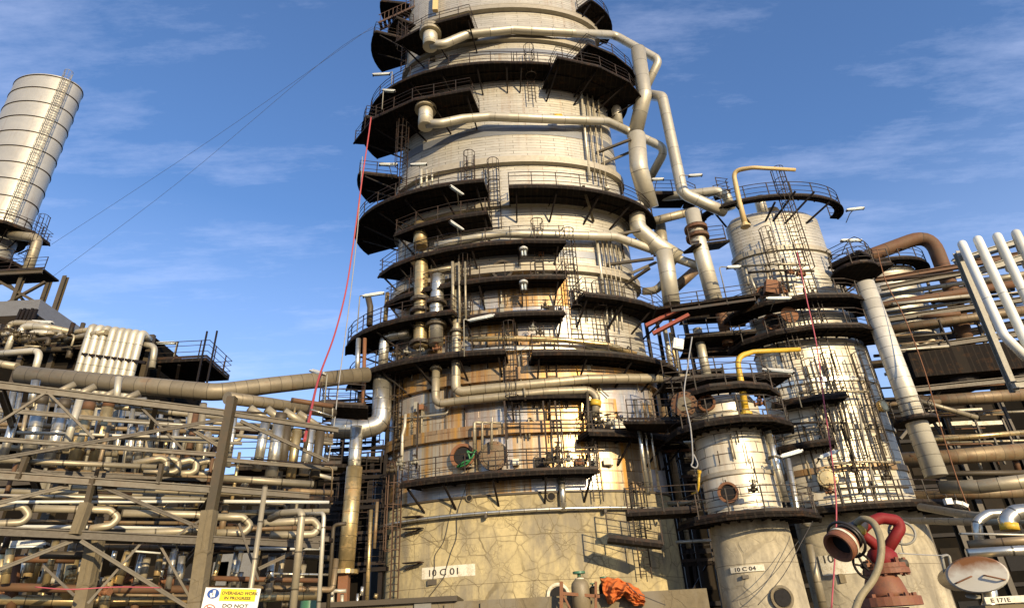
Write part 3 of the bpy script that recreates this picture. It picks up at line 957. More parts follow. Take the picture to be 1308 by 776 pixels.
# bracing that carries the pipes on the far flank
for a, b in (((795, 96, 1.2), (757, 135, .1)), ((812, 104, 1.6), (760, 133, .1)), ((815, 190, 1.6), (768, 210, .1)), ((806, 178, 2.0), (762, 195, .1)),
             ((838, 335, 1.6), (790, 356, .1)), ((830, 342, 2.0), (800, 362, .1)), ((818, 294, 1.6), (770, 303, .1)), ((745, 237, 1.9), (758, 283, .1)), ((835, 330, 2.4), (775, 338, .1))):
    part('pipe_brace', MB().bar(T.S(*a), T.S(*b), .16, .16), M['frame'], tower)
# ------------------------------------------------------------------ pipework on the big column
G = 'pipes clipped round the big tower'
def TP(name, label, pts, rpx, mat, **kw):
    return wide(name, label, 'pipe', pts, rpx, mat, kw.pop('group', G), ves=T, **kw)
S_ = T.S
TP('overhead_pipe', 'pale overhead pipe leaving a flanged nozzle under the topmost square platform', [(550, 57, 1.9), (566, 57, 1.7), (597, 44, 1.1), (655, 38, .7), (785, 45, .7), (842, 77, 1.0), (812, 140, 36.5)], 5.6, 'cream', bend=.7)
TP('overhead_pipe', 'pale overhead pipe with a yellow band crossing the tower at the second square platform', [(545, 158, 1.9), (562, 158, 1.7), (590, 152, 1.2), (625, 149, .8), (775, 155, .7), (851, 190, 1.0), (826, 235, 37)], 5.8, 'cream', bend=.7)
for x, y0, y1, lab in ((550, 36, 60, 'flanged pale nozzle hanging under the topmost square platform'), (544, 130, 162, 'flanged pale nozzle hanging under the second square platform')):
    TP('riser_nozzle', lab, [(x, y0, 1.9), (x - .5, y1, 1.9)], 9.5, 'cream', flanges=[(0, .15), (0, .3)], fmat='dull', seg=18)
a, b = T.S(707, 151.5, .7), T.S(717, 151.6, .7)
tag(bpy.data.objects[single('pipe_band', MB().tube([a, b], 6.1 * depth(a) / F, 14), M['yellow'], 'short yellow painted band wrapped on the second pale overhead pipe', 'pipe band').name])
TP('overhead_pipe', 'long pale pipe crossing the tower below the caged ladder and sloping to the tall pipe', [(556, 315, .9), (580, 309, .8), (610, 303, .8), (640, 298, .7), (785, 302, .7), (848, 324, 1.2), (893, 340, 34)], 5.8, 'cream', bend=.8)
TP('riser_nozzle', 'short gold nozzle pipe under the square platform beside the long pale pipe', [(537, 286, .9), (537, 316, .9)], 9, 'gold')
TP('vertical_pipe', 'gold vertical pipe with elbowed top running down the tower flank between the black platforms', [(528, 338, .9), (538, 330, .9), (538, 345, .9), (537, 436, 1.0), (537, 444, 1.0)], 8.8, 'gold', flanges=[(2, .45), (2, .6), (3, .4)], fmat='framedk')
TP('vertical_pipe', 'silver vertical pipe with a domed top beside the gold riser', [(560, 352, .9), (559, 366, .9), (557, 392, 1.0), (557, 440, 1.0)], 9.0, 'silver', flanges=[(1, .85), (2, .5)], fmat='framedk')
TP('downcomer_pipe', 'brown topped vertical pipe turning into a long horizontal run below the black platforms', [(584, 338, .8), (583, 420, .8), (582, 501, .8), (605, 498, .7), (750, 484, .7), (800, 483, .7), (882, 483, 1.0)], 6.2, 'dull', flanges=[(0, .4), (1, .05), (1, .5)], fmat='framedk', bend=.6)
TP('downcomer_pipe', 'gold vertical pipe turning into the lower horizontal run that ends at a yellow banded elbow', [(557, 466, .8), (556, 516, .8), (585, 512, .7), (700, 500, .7), (752, 498, .7), (762, 506, .8), (760, 532, .8)], 5.4, 'dull', flanges=[(0, .1), (5, .7)], bend=.5)
a = T.S(761, 512, .8); b = T.S(760.5, 519, .8)
single('pipe_band', MB().tube([a, b], 7.2 * depth(a) / F, 14), M['yellow'], 'yellow band on the elbow above the crowded valve platform', 'pipe band')
TP('silver_pipe', 'fat bright silver vertical pipe on the shaded tower flank bending away at its foot', [(489, 474, 33.8), (487, 542, 33.6), (458, 549, 33.4), (424, 546, 33.2)], 12.6, 'silver', bend=1.0, seg=18)
TP('silver_pipe', 'thin silver pipe with a side branch standing above the fat silver pipe', [(489, 476, 33.8), (491, 431, 33.8), (505, 428, 33.6), (524, 425, 33.4)], 6.5, 'silver', bend=.5)
TP('standpipe', 'silver vertical pipe just below the bent end of the fat silver pipe', [(456, 545, 33), (451, 616, 33)], 8.6, 'silver')
TP('standpipe', 'thick gold standpipe rising from a flanged foot beside the concrete skirt', [(453, 596, 31.5), (441, 731, 31.5)], 10.8, 'gold', flanges=[(0, .99)], fmat='gold', seg=18)
TP('pipe_support', 'rusty box support under the thick gold standpipe', [(440, 732, 31.5), (438, 776, 31.5)], 9, 'rustiron', seg=4)
# right-hand flank
R2 = 'fat overhead lines on the sunny flank of the tower'
TP('overhead_line', 'fat cream overhead line with a kink hanging beside the uppermost platforms', [(815, 64, 34.4), (823, 122, 34.4), (810, 176, 35.6)], 9.6, 'cream', group=R2, seg=18, bend=.5)
TP('overhead_line', 'fat capped cream line leaning inward behind the pale second overhead pipe', [(813, 173, 34.0), (816, 215, 34.0), (830, 266, 35.4)], 11.6, 'cream', group=R2, seg=18, bend=.8)
TP('overhead_line', 'fat cream line dropping through the black walkway then sloping to the lower stub', [(812, 262, 34.4), (815, 292, 34.4), (838, 312, 34.6), (868, 330, 34.8)], 10.4, 'cream', group=R2, seg=18, bend=.7)
TP('overhead_line', 'soot stained cream line standing on the walkway by the faded red braces', [(848, 322, 34.0), (852, 345, 34.0), (858, 388, 34.3)], 10.6, 'cream', group=R2, seg=18)
TP('overhead_line', 'narrow cream vertical line behind the bracing, close to the tower wall', [(783, 112, 35.2), (790, 160, 35.2)], 6.4, 'cream', group=R2)
TP('overhead_line', 'short cream stub sloping from the tower wall behind the kinked line', [(796, 132, 36.5), (822, 118, 35.6)], 6.0, 'dull', group=R2)
TP('overhead_line', 'cream vertical line half hidden behind the walkway corner', [(842, 285, 36.5), (848, 330, 36.5)], 8, 'dull', group=R2)
TP('overhead_line', 'dark pipe sloping down below the long pale pipe end', [(896, 338, 37), (862, 368, 36)], 6.5, 'brown', group=R2)
TP('overhead_line', 'dull pipe sloping out from under the walkway to the tall pipe', [(812, 288, 36), (884, 270, 35)], 5.5, 'dull', group=R2)
TP('overhead_line', 'short pale elbow pipe above the platform by the soot stained line', [(822, 372, 35), (838, 371, 34.6), (848, 360, 34.4)], 5, 'dull', group=R2)
TP('tall_pipe', 'tall cream pipe arching out from behind the tower and bending towards the second column', [(828, 121, 36), (846, 124, 34.2), (872, 247, 34.2), (905, 262, 34.4), (925, 270, 35)], 7.4, 'cream', group=R2, bend=.9, seg=16)
TP('tall_pipe', 'tall cream vertical pipe with a rusty collar between the tower and the second column', [(884, 270, 33.6), (893, 312, 33.6), (913, 385, 33.6)], 9.8, 'cream', group=R2, seg=18, flanges=[(0, .55), (0, .8)], fmat='rust')
TP('crossover_pipe', 'cream crossover pipe running level into the top of the second column', [(838, 252, 36.2), (880, 248, 35.5), (915, 244, 35), (928, 250, 35), (934, 268, 35.4)], 6, 'cream', bend=.6)
# conduits
for i, x in enumerate((745, 751.5, 757.5, 763.5)):
    TP('conduit', 'thin conduit in the upper bundle on the sunny flank, %s from the cladding centre' % ('first', 'second', 'third', 'fourth')[i], [(x - 4 + i, 106 + 3 * i, .3), (x + 8 + i, 228 + 3 * i, .3)], (1.9, 1.3, 1.2, 1.1)[i], 'dull' if i else 'cream', group='thin conduits up the tower', seg=6)
for i, x in enumerate((764, 771, 777, 783, 789)):
    TP('conduit', 'thin conduit in the bundle above the wide platform, %s counted from the caged ladder' % ('first', 'second', 'third', 'fourth', 'fifth')[i], [(x - 3, 296 + 4 * i, .3), (x + 7, 374 + 2 * i, .3)], (2.2, 1.3, 1.2, 1.1, 1.1)[i], 'dull' if i else 'cream', group='thin conduits up the tower', seg=6)
for i, x in enumerate((774, 781, 787, 793)):
    TP('conduit', 'short dark conduit below the wide platform, %s from the caged ladder' % ('first', 'second', 'third', 'fourth')[i], [(x, 388 + i * 2, .4), (x + 2, 412 + i * 3, .4)], 1.3, 'cream', group='thin conduits up the tower', seg=6)
for i, (x, w) in enumerate(((606, 2.3), (616, 1.6), (628, 1.6))):
    TP('vent_pipe', 'slim upright vent pipe above the manholes, %s of three' % ('thickest', 'middle', 'thin outer')[i], [(x + 12, 540, .8), (x, 539, .9), (x, 574, .9)], w, 'dull', seg=8, group='vent pipes over the manholes', bend=.1)
for i, (x0, y0, x1, y1, w) in enumerate(((811, 511, 828, 632, 3.1), (819, 512, 833, 622, 1.5), (825, 510, 842, 625, 1.5))):
    TP('drain_pipe', ('thick', 'thin middle', 'thin outer')[i] + ' silver drain pipe leaning past the crowded valve platform', [(x0, y0, 1.5), (x1, y1, 1.5)], w, 'silver', seg=8, group='silver drain pipes')
TP('drain_stub', 'short silver vertical stub crossing the rim of the concrete skirt', [(717, 608, .3), (720, 652, .3)], 4.2, 'silver')
# ring main round the skirt
z = T.zf(651, .35)
p = [T.pt(t, z, .35) for t in range(-178, -1, 6)]
t = thing('ring_main', 'steel ring main bent round the concrete skirt below its rim', 'pipe', p[len(p) // 2])
part('pipe_run', MB().tube(p, .095, 8, bend=0), M['silver'], t)
for th in (-150, -105, -62, -30):
    a = T.pt(th, z, .35); part('pipe_clip', MB().box(a - Vector((0, 0, .14)), (.12, .3, .22)), M['framedk'], t)
z = T.zf(640, .3)
# header pipes lying on the lower platforms
TP('header_pipe', 'level gold header pipe along the tower just above the railed platform', [(598, 433, .7), (660, 432, .7), (720, 434, .7), (775, 440, .7), (812, 452, .7)], 3.6, 'gold', group=G, bend=0)
TP('header_pipe', 'second level silver pipe curving under the gold header', [(748, 440, .5), (790, 447, .5), (815, 457, .5)], 3.4, 'silver', bend=0)
TP('header_pipe', 'slim pale pipe along the wall beside the third black platform', [(545, 348, .6), (580, 342, .6)], 3.6, 'dull')
TP('instrument_line', 'thin curved instrument pipe hooked on the stained cladding', [(512, 535, .3), (545, 531, .3), (570, 528, .3), (573, 523, .3), (574, 500, .3)], 1.3, 'cream', seg=6, bend=.2)
TP('standpipe', 'thin kinked standpipe against the stained cladding near the fat silver pipe', [(518, 528, .9), (517, 545, .9), (514, 556, .9), (513, 600, .9)], 2.0, 'cream', seg=8, bend=.1)
TP('vertical_pipe', 'slim dark vertical pipe by the shaded flank railing', [(470, 378, 33.8), (473, 392, 33.8), (472, 416, 33.8)], 4, 'framedk', seg=8)
TP('vertical_pipe', 'thin gold vertical pipe between two shaded flank platforms', [(495, 374, 34.5), (492, 410, 34.5)], 3, 'gold', seg=8)
TP('vertical_pipe', 'silver vertical pipe beside the shaded flank below the railed platform', [(458, 432, 33), (456, 480, 33)], 3.2, 'silver', seg=8)
TP('vertical_pipe', 'dark vertical pipe pair member beside the shaded flank below the railed platform', [(466, 432, 33.2), (463, 545, 33.2)], 2.6, 'rustiron', seg=8)
TP('vertical_pipe', 'narrow pipe standing next to the thick gold standpipe', [(474, 650, 32), (468, 776, 32)], 2.6, 'gold', seg=8)
TP('vertical_pipe', 'narrow brown pipe close to the rusty caged ladder foot', [(482, 640, 32.4), (478, 700, 32.4)], 2.2, 'brown', seg=8)
TP('vertical_pipe', 'thin dark upright pipe by the valve platform end', [(750, 500, .9), (752, 555, .9)], 2.0, 'framedk', seg=8)
# second set of uprights between platforms: three steam-lances
for i, (x, w) in enumerate(((578, 2.2), (586, 1.4), (594, 1.5))):
    TP('lance_pipe', ('thick', 'thin middle', 'thin outer')[i] + ' upright lance pipe in front of the brown topped pipe', [(x, 334, 1.3), (x + 1, 404 + 2 * i, 1.3)], w, 'dull', seg=8, group='upright lance pipes')
for i, x in enumerate((538, 545, 552)):
    TP('lance_pipe', ('thick pale', 'thin middle pale', 'thin outer pale')[i] + ' upright pipe at the edge of the wide black platform', [(x, 216, 2.1), (x, 239 - i, 2.1)], (2.0, 1.4, 1.3)[i], 'cream', seg=8, group='upright pipes at platform edge')

# big header from the pipe rack to the tower
t = wide('header_pipe', 'long rusty beige header pipe with a blank end running from the rack to the tower', 'pipe', [(24, 478, 27), (275, 501, 28), (345, 492, 29.5), (470, 478, 32.5)], 10.8, 'beige', seg=18, bend=1.5)
wide('header_pipe', 'second beige header pipe passing below the lamp post to the tower walkway', 'pipe', [(290, 508, 23), (345, 515, 25), (425, 527, 29)], 7.5, 'beige', seg=14)

# valves and clutter on the platforms
vs = [((700, 590, .8), 'gate valve among the cluster at the end of the manhole platform'), ((712, 588, .9), 'second valve of the manhole platform cluster, beside the corner'), ((726, 586, .9), 'small valve at the corner of the manhole platform'),
      ((740, 591, .8), 'low valve by the railing end of the manhole platform'), ((712, 575, .7), 'upper valve above the manhole platform cluster'),
      ((765, 538, .9), 'valve directly below the yellow banded elbow'), ((778, 540, 1.0), 'valve in the middle of the crowded valve platform'), ((790, 536, 1.0), 'tall valve on the crowded valve platform'), ((798, 544, 1.0), 'valve at the far end of the crowded valve platform'),
      ((537, 447, 1.0), 'valve at the foot of the gold riser'), ((558, 445, 1.0), 'valve at the foot of the silver riser'), ((520, 449, 1.1), 'valve on the shaded side of the gold riser foot'), ((506, 452, 1.2), 'valve near the fat silver pipe top'),
      ((690, 425, .7), 'valve beside the small caged ladder above the gold header'), ((680, 420, .8), 'small valve on a bracket above the gold header'), ((696, 392, .7), 'valve wheel by the short railed platform'),
      ((512, 592, 1.0), 'valve at the shaded end of the manhole platform'), ((530, 590, 1.0), 'valve beside the kinked standpipe'), ((500, 600, 1.4), 'valve on the corner near the rusty ladder top')]
for i, (q, lab) in enumerate(vs):
    valve(T.S(*q), lab, .2 + .06 * rnd.random(), (1, rnd.uniform(-.4, .4), 0), (rnd.uniform(-.2, .2), -.5, 1), rnd.choice(['framedk', 'grey', 'rustiron']))
# a trap box on the valve platform
single('junction_box', MB().box(T.S(790, 542, .9), (.9, .4, .5)), M['whiteplate'], 'cream equipment box on the crowded valve platform', 'box')

# lamps round the tower
lamp(487, 95, 32.0, 'white strip lamp on an arm beside the uppermost flank platform', yaw=10, tilt=-12, post=(500, 108))
lamp(497, 116, 31.6, 'small white strip lamp on a pole above the second square platform', yaw=0, tilt=8, post=(488, 140), L=.9)
lamp(496, 210, 33.5, 'white strip lamp behind the flank ladder under a rounded platform', yaw=15, tilt=-10)
lamp(535, 210, 32.5, 'thin white lamp near the conduit top on the shaded flank', yaw=0, tilt=0, L=1.1)
for q, lab in (((583, 243, 2.2), 'twin tube lamp fixed beneath the wide black platform'), ((583, 288, 1.9), 'twin tube lamp fixed beneath the small square platform')):
    lamp(q[0], q[1], 0, lab, yaw=38, tilt=18, off=T.S(*q), L=1.0, group='twin lamps under platforms')
for q, lab in (((669, 323, 1.2), 'round bulkhead lamp hanging below the wide segmented platform'), ((669, 366, 1.2), 'round bulkhead lamp hanging one platform lower above the railed walkway')):
    p = T.S(*q); bulkhead(q[0], q[1], p.y, lab)
lamp(477, 376, 31.8, 'white strip lamp on a pole over the railed flank platform', yaw=12, tilt=-14, post=(456, 424))
lamp(615, 406, 30.6, 'white strip lamp tilted in front of the lance pipes', yaw=-5, tilt=-8, post=(593, 455), L=1.5)
lamp(406, 475, 27.5, 'white twin lamp on a post beside the long rusty header pipe', yaw=-30, tilt=24, post=(413, 528), L=1.0)
lamp(840, 229, 34.2, 'white strip lamp beside the black walkway corner', yaw=0, tilt=0, L=.8)
lamp(888, 224, 33.0, 'white strip lamp bracketed off the tall cream pipe', yaw=0, tilt=-2, post=(873, 248), L=.9)
c = D(866, 440, 31.5)
t = thing('floodlight', 'square white floodlight on a pole in front of the dark walkway', 'lamp', c)
part('housing', MB().box(c, (.55, .35, .6), Matrix.Rotation(R(15), 3, 'Y')), M['lampwhite'], t)
part('glass', MB().box(c + Vector((.02, -.19, -.02)), (.38, .03, .4), Matrix.Rotation(R(15), 3, 'Y')), M['glass'], t)
part('pole', MB().tube([c + Vector((-.1, 0, 0)), D(868, 480, 31.5)], .05, 6), M['grey'], t)
# shaded lamp tops on the lower skirt
# ropes and hoses
def rope(name, label, pts, r, mat, cat='rope', group=None):
    P = [D(*q) if q[2] >= 8 else T.S(*q) for q in pts]
    # smooth by catmull-rom
    Q = []
    for i in range(len(P) - 1):
        p0, p1, p2, p3 = P[max(i - 1, 0)], P[i], P[i + 1], P[min(i + 2, len(P) - 1)]
        for k in range(6):
            s = k / 6
            Q.append(.5 * ((2 * p1) + (p2 - p0) * s + (2 * p0 - 5 * p1 + 4 * p2 - p3) * s * s + (3 * p1 - p0 - 3 * p2 + p3) * s ** 3))
    Q.append(P[-1])
    return single(name, MB().tube(Q, r, 6, bend=0), M[mat], label, cat, group)
rope('hanging_hose', 'long faded red hose hanging from the tower flank down to the pipe rack', [(474, 150, 31.4), (469, 186, 31), (463, 225, 30.8), (455, 285, 30.5), (443, 365, 30), (428, 425, 27), (408, 480, 22.5), (396, 530, 18.5), (389, 562, 16.5)], .045, 'hosered', 'hose')
rope('hanging_rope', 'thin grey rope hanging beside the long red hose', [(463, 200, 31), (457, 290, 30.8), (446, 390, 30.4), (434, 480, 30), (427, 540, 29.6), (419, 590, 29.4)], .03, 'rope')
rope('guy_wire', 'upper thin guy wire slung from the chimney structure to the tower top', [(66, 312, 44), (270, 178, 40), (476, 34, 36)], .013, 'cable', 'wire', 'guy wires')
rope('guy_wire', 'lower thin guy wire slung from the chimney structure to the tower top', [(66, 354, 44), (230, 231, 41), (420, 72, 37), (478, 36, 36)], .013, 'cable', 'wire', 'guy wires')
rope('coiled_hose', 'bright green hose looped through the open manhole', [(608, 574, .55), (602, 578, .75), (597, 576, .8), (600, 586, .75), (592, 590, .8), (584, 596, .6), (596, 592, .7), (604, 582, .8), (606, 576, .75)], .05, 'greenrope', 'hose')
rope('trailing_cable', 'thin dark cable trailing from the open manhole down the concrete skirt', [(598, 600, 1.5), (594, 625, .3), (584, 655, .15), (583, 685, .12), (576, 705, .12), (570, 725, .12), (566, 738, .12), (545, 765, .12)], .022, 'cable', 'cable')
rope('trailing_cable', 'second dark cable wandering down the skirt beside the number plate', [(580, 632, .2), (574, 660, .12), (567, 690, .12), (556, 708, .12), (555, 724, .12), (553, 740, .12)], .02, 'cable', 'cable')
# ------------------------------------------------------------------ second column (further) and third column (nearer)
B = Vessel(1107, 700, 36.0, 3.35, .50)
bz = B.zf(652); btop = B.zf(270)
colb = thing('distillation_tower', 'medium bright clad column with an open railed crown, behind the red fire monitor', 'tower', (B.cx, B.cy, 0))
part('skirt', B.shell(MB(), [(.12, 0), (.05, bz), (0, bz + .02)], n=60), M['skirt2'], colb)
zm = B.zf(440); 
part('cladding', B.shell(MB(), [(0, bz), (0, zm)], n=60), M['white_shell'], colb)
part('cladding', B.shell(MB(), [(-.22, zm), (-.22, btop), (-.6, btop + .5), (-2.7, btop + .9)], n=60), M['shell'], colb)
part('cone', B.shell(MB(), [(0, zm), (.06, zm + .05), (-.22, zm + .6)], n=60), M['shell_band'], colb)
for row, h, dr, mt in ((318, .35, -.05, 'shell_band'), (600, .35, .12, 'stain_band'), (486, .3, .14, 'silver'), (548, .3, .14, 'shell_band')):
    z = B.zf(row, dr); part('ring_band', B.shell(MB(), [(-.25, z), (dr, z + .03), (dr, z + h), (-.25, z + h + .08)], n=60), M[mt], colb)
crown = Vessel(1107, 700, 36.0, B.rx + .9, .42)
arc_platform(crown, colb, crown.S(985, 250, .7).z, -190, 10, .75, thick=.05, inner=.2, brk=False)
lobe(B, colb, (930, 246), -200, -165, brk=False)
# round flank balcony
zz_ = B.S(1065, 330, 1.0).z
arc_platform(B, colb, zz_, -52, 20, 2.2)
plat(B, colb, (1010, 379), A(-185), A(-10), 1.7, segs=6, brk=False)
plat(B, colb, (1010, 419), A(-185), A(-8), 1.6, segs=6, brk=False)
plat(B, colb, (1035, 507), 985, 1082, 1.4, segs=3, brk=False)
plat(B, colb, (1030, 566), 985, 1066, 1.3, segs=3, brk=False)
plat(B, colb, (1120, 642), A(-150), A(-5), 1.9, segs=6, brk=False)
manhole(B, colb, 986, 412, 11, 'swung', .3, side=1)
manhole(B, colb, 975, 374, 8, 'swung', .3)
manhole(B, colb, 1056, 612, 12, 'closed', .35, mat='gold', covmat='gold')
manhole(B, colb, 1122, 520, 8, 'closed', .3, mat='gold', covmat='gold')
label_plate(B, colb, 1044, 707, 1112, 733, '10 C', 13, tx=.15, dr=.13, yoff=.3)
p = B.S(1076, 738, .12); part('earthing_plate', MB().box(p, (.3, .08, .42)), M['conc'], colb)
vlad(B, colb, 1042, 385, 232, .5, .6)
vlad(B, colb, 1112, 640, 470, .4, .6)
vlad(B, colb, 1146, 650, 540, .4, .6)
vlad(B, colb, 1082, 642, 480, .4, .5)
for i in range(60):
    x = rnd.uniform(960, 1150); y = rnd.uniform(330, 640)
    a = B.S(x, y, .15)
    if abs(a.x - B.cx) > B.rx * .95: continue
    part('instrument_tube', MB().tube([a, a + Vector((0, 0, rnd.uniform(.8, 2.4)))], rnd.uniform(.025, .05), 6), M[rnd.choice(['rail', 'framedk', 'dull'])], colb)
vlad(B, colb, 1062, 470, 386, .5, .5)
# struts below the crown
for x, y, x2, y2 in ((940, 262, 958, 285), (990, 258, 978, 282), (1016, 244, 988, 282), (1040, 245, 1003, 285), (905, 262, 928, 290), (1060, 258, 1030, 285)):
    part('crown_strut', MB().bar(B.S(x, y, 1.4), B.S(x2, y2, -.2), .1), M['black'], colb)
part('vent_nozzle', MB().lathe(B.S(972, 262, -.9), (0, 0, 1), [(.36, -1), (.36, .5), (.42, .5), (.42, .6)], 16), M['cream'], colb)
# davit at the crown
def davit(name, label, pts, r0, r1, mat, ves):
    P = [ves.S(*q) for q in pts]
    n = len(P)
    t = thing(name, label, 'davit', P[0], 'yellow lifting davits')
    part('arm', MB().tube(P, r0, 12, bend=.9, radii=[r0 + (r1 - r0) * i / (n - 1) for i in range(n)]), M[mat], t)
    part('foot', MB().lathe(P[0] - (P[1] - P[0]).normalized() * .1, P[1] - P[0], [(r0 * 1.7, 0), (r0 * 1.7, .12), (r0 * 1.1, .14), (r0 * 1.1, .3)], 14, False), M[mat], t)
    return t
davit('davit_arm', 'pale weathered yellow davit pipe hooked above the crown of the second column', [(952, 288, .9), (944, 256, 1.0), (936, 218, 1.2), (962, 214, 1.5), (1016, 217, 1.5)], .19, .12, 'yelfade', B)

for x, y0, y1 in ((1000, 380, 310), (1030, 505, 420), (1128, 560, 470)):
    vlad(B, colb, x, y0, y1, .5, .5)
C = Vessel(962, 700, 31.0, 1.72, .8)
cz = C.zf(661); ctop = C.zf(512)
colc = thing('distillation_tower', 'slim bright clad column on a tapered pale concrete plinth with a dark round hole', 'tower', (C.cx, C.cy, 0))
part('skirt', C.shell(MB(), [(.16, 0), (.06, cz), (0, cz + .02)], n=48), M['skirt2'], colc)
part('cladding', C.shell(MB(), [(0, cz), (0, ctop), (-.25, ctop + .5), (-.7, ctop + .8), (-1.2, ctop + .95)], n=48), M['white_shell'], colc)
for row in (604, 530):
    z = C.zf(row, .1); part('ring_band', C.shell(MB(), [(0, z), (.1, z + .02), (.1, z + .2), (0, z + .25)], n=48), M['shell_band'], colc)
plat(C, colc, (940, 489), A(-178), A(-20), 1.1, segs=5, brk=False)
plat(C, colc, (945, 532), A(-185), A(-4), 1.4, segs=6, brk=False)
plat(C, colc, (965, 653), A(-180), A(-4), 1.55, segs=6, brk=False)
manhole(C, colc, 905, 516, 11, 'open', .4)
manhole(C, colc, 932, 630, 13, 'open', .45)
manhole(C, colc, 998, 763, 15, 'open', .16, mat='conc', dr0=.14)
label_plate(C, colc, 932, 722, 976, 730, '10 C 04', 6.5, tx=.35, dr=.165)
p = C.S(952, 736, .16); part('earthing_plate', MB().box(p, (.28, .1, .14)), M['framedk'], colc)
for i in range(16):
    x = rnd.uniform(900, 1005); y = rnd.uniform(525, 645)
    a = C.S(x, y, .15)
    part('instrument_tube', MB().tube([a, a + Vector((0, 0, rnd.uniform(.5, 1.4)))], rnd.uniform(.02, .04), 6), M[rnd.choice(['rail', 'framedk', 'dull'])], colc)
# pipe up the flank of the slim column
wide('silver_pipe', 'silver downpipe leaning against the sunny flank of the slim column', 'pipe', [(980, 550, .35), (990, 590, .35), (1003, 640, .35)], 5, 'silver', ves=C, flanges=[(0, .85)], fmat='framedk')
wide('silver_pipe', 'second thinner downpipe next to the slim column ending in an elbow below its platform', 'pipe', [(1006, 585, 32), (1020, 664, 32), (1034, 668, 32)], 4.2, 'silver', bend=.4)
wide('downpipe', 'slim pale downpipe between the two concrete skirts', 'pipe', [(1033, 694, 31), (1052, 776, 31)], 5, 'dull')
davit('davit_arm', 'bright yellow davit pipe arching over the top of the slim column', [(953, 527, .35), (947, 490, .4), (941, 456, .5), (962, 449, .7), (1022, 446, .7)], .17, .11, 'yellow', C)
davit('davit_arm', 'short thin yellow hook post beside the slim column lower manhole', [(893, 603, .4), (892, 628, .4), (884, 630, .4)], .06, .05, 'yellow', C)
# large blind flange facing the camera side, held off the slim column
c = C.S(874, 516, 1.1)
t = thing('blind_flange', 'big round pale blind flange with bolted rim beside the slim column manhole', 'flange', c)
ax = Vector((-.35, -.9, -.1)).normalized()
part('plate', MB().lathe(c, ax, [(.42, -.5), (.42, 0), (.62, .0), (.62, .1), (.45, .12), (0, .13)], 24, False), M['rust'], t)
mb = MB(); x = ax.orthogonal().normalized(); y = ax.cross(x)
for k in range(16):
    q = c + (x * math.cos(k * math.pi / 8) + y * math.sin(k * math.pi / 8)) * .54
    mb.lathe(q, ax, [(.035, -.04), (.035, .16)], 6, False)
part('bolt_ring', mb, M['framedk'], t)
part('face', MB().lathe(c + ax * .131, ax, [(.36, 0), (0, .012)], 20, False), M['conc'], t)

# lamps
lamp(937, 341, 32, 'white strip lamp near the upper flank of the second column', yaw=5, tilt=-4, post=(926, 372), L=.85)
lamp(994, 381, 32, 'long white strip lamp under the wide platform with the rusty box', yaw=4, tilt=0, L=1.5)
lamp(994, 473, 30, 'white twin strip lamp slanting down beside the bright yellow davit', yaw=-15, tilt=14, post=(1024, 520), L=1.5)
lamp(1010, 579, 29, 'white strip lamp tilted upward beside the slim column', yaw=8, tilt=-14, post=(993, 600), L=1.2)
lamp(1087, 307, 33.8, 'white strip lamp below the round flank balcony', yaw=0, tilt=3, L=1.3)
lamp(1057, 580, 31, 'white lamp tilted towards the cage ladders of the second column', yaw=12, tilt=-18, L=1.2)
lamp(1092, 267, 34.5, 'silver lamp hanging below the crown railing', yaw=0, tilt=-5, L=1.2)

# catwalks between the towers
cat_ = thing('catwalk', 'black catwalk with faded red braces bridging the big tower and the second column', 'catwalk', D(880, 385, 34))
mb = MB()
for a, b, w in (((835, 402, 33.4), (965, 384, 33.4), 1.5), ):
    mb.bar(D(*a), D(*b), 1.7, .16)
part('deck', mb, M['deck'], cat_)
part('railing', railing_mb([D(858, 398, 32.6), D(965, 383, 32.6)]), M['rail'], cat_)
for a, b in (((825, 416, 33.5), (873, 392, 33)), ((834, 426, 33.5), (880, 402, 33))):
    part('red_brace', MB().bar(D(*a), D(*b), .26, .2), M['redprime'], cat_)
def walkway(label, pts, w, rail=True, mat='deck', group='black walkways between the towers', thick=.16):
    P = [D(*q) for q in pts]
    t = thing('walkway', label, 'walkway', P[0], group)
    mb = MB()
    for a, b in zip(P, P[1:]): mb.bar(a, b, w, thick)
    part('deck', mb, M[mat], t)
    if rail:
        f = Vector((0, -w / 2, thick / 2))
        part('railing', railing_mb([p + f for p in P]), M['rail'], t)
    return t
walkway('black walkway above the slim column top, level with the yellow davit foot', [(845, 494, 32), (905, 489, 32), (1000, 486, 33)], 1.6)
walkway('black walkway from the big tower to the slim column at its manhole', [(800, 545, 32), (880, 545, 31), (900, 545, 31)], 1.8)
walkway('dark walkway corner high on the big tower flank under the lamp', [(826, 256, 36), (875, 256, 36.5), (888, 262, 36.5)], 1.6)
walkway('black walkway with faint railing behind the floodlight', [(872, 438, 36), (960, 432, 36)], 1.8)
walkway('low dark walkway from the big tower skirt to the slim column base platform', [(800, 660, 31), (890, 655, 30.5)], 1.4)
walkway('hanging balcony against the sunny end of the concrete skirt', [(776, 690, 31.2), (845, 698, 31)], .9)
walkway('black walkway behind the second column leading to the far rack', [(1055, 355, 37), (1130, 345, 38)], 1.8)
walkway('small dark landing beside the tall cream pipe collar', [(880, 318, 33.2), (925, 312, 35)], 1.0)
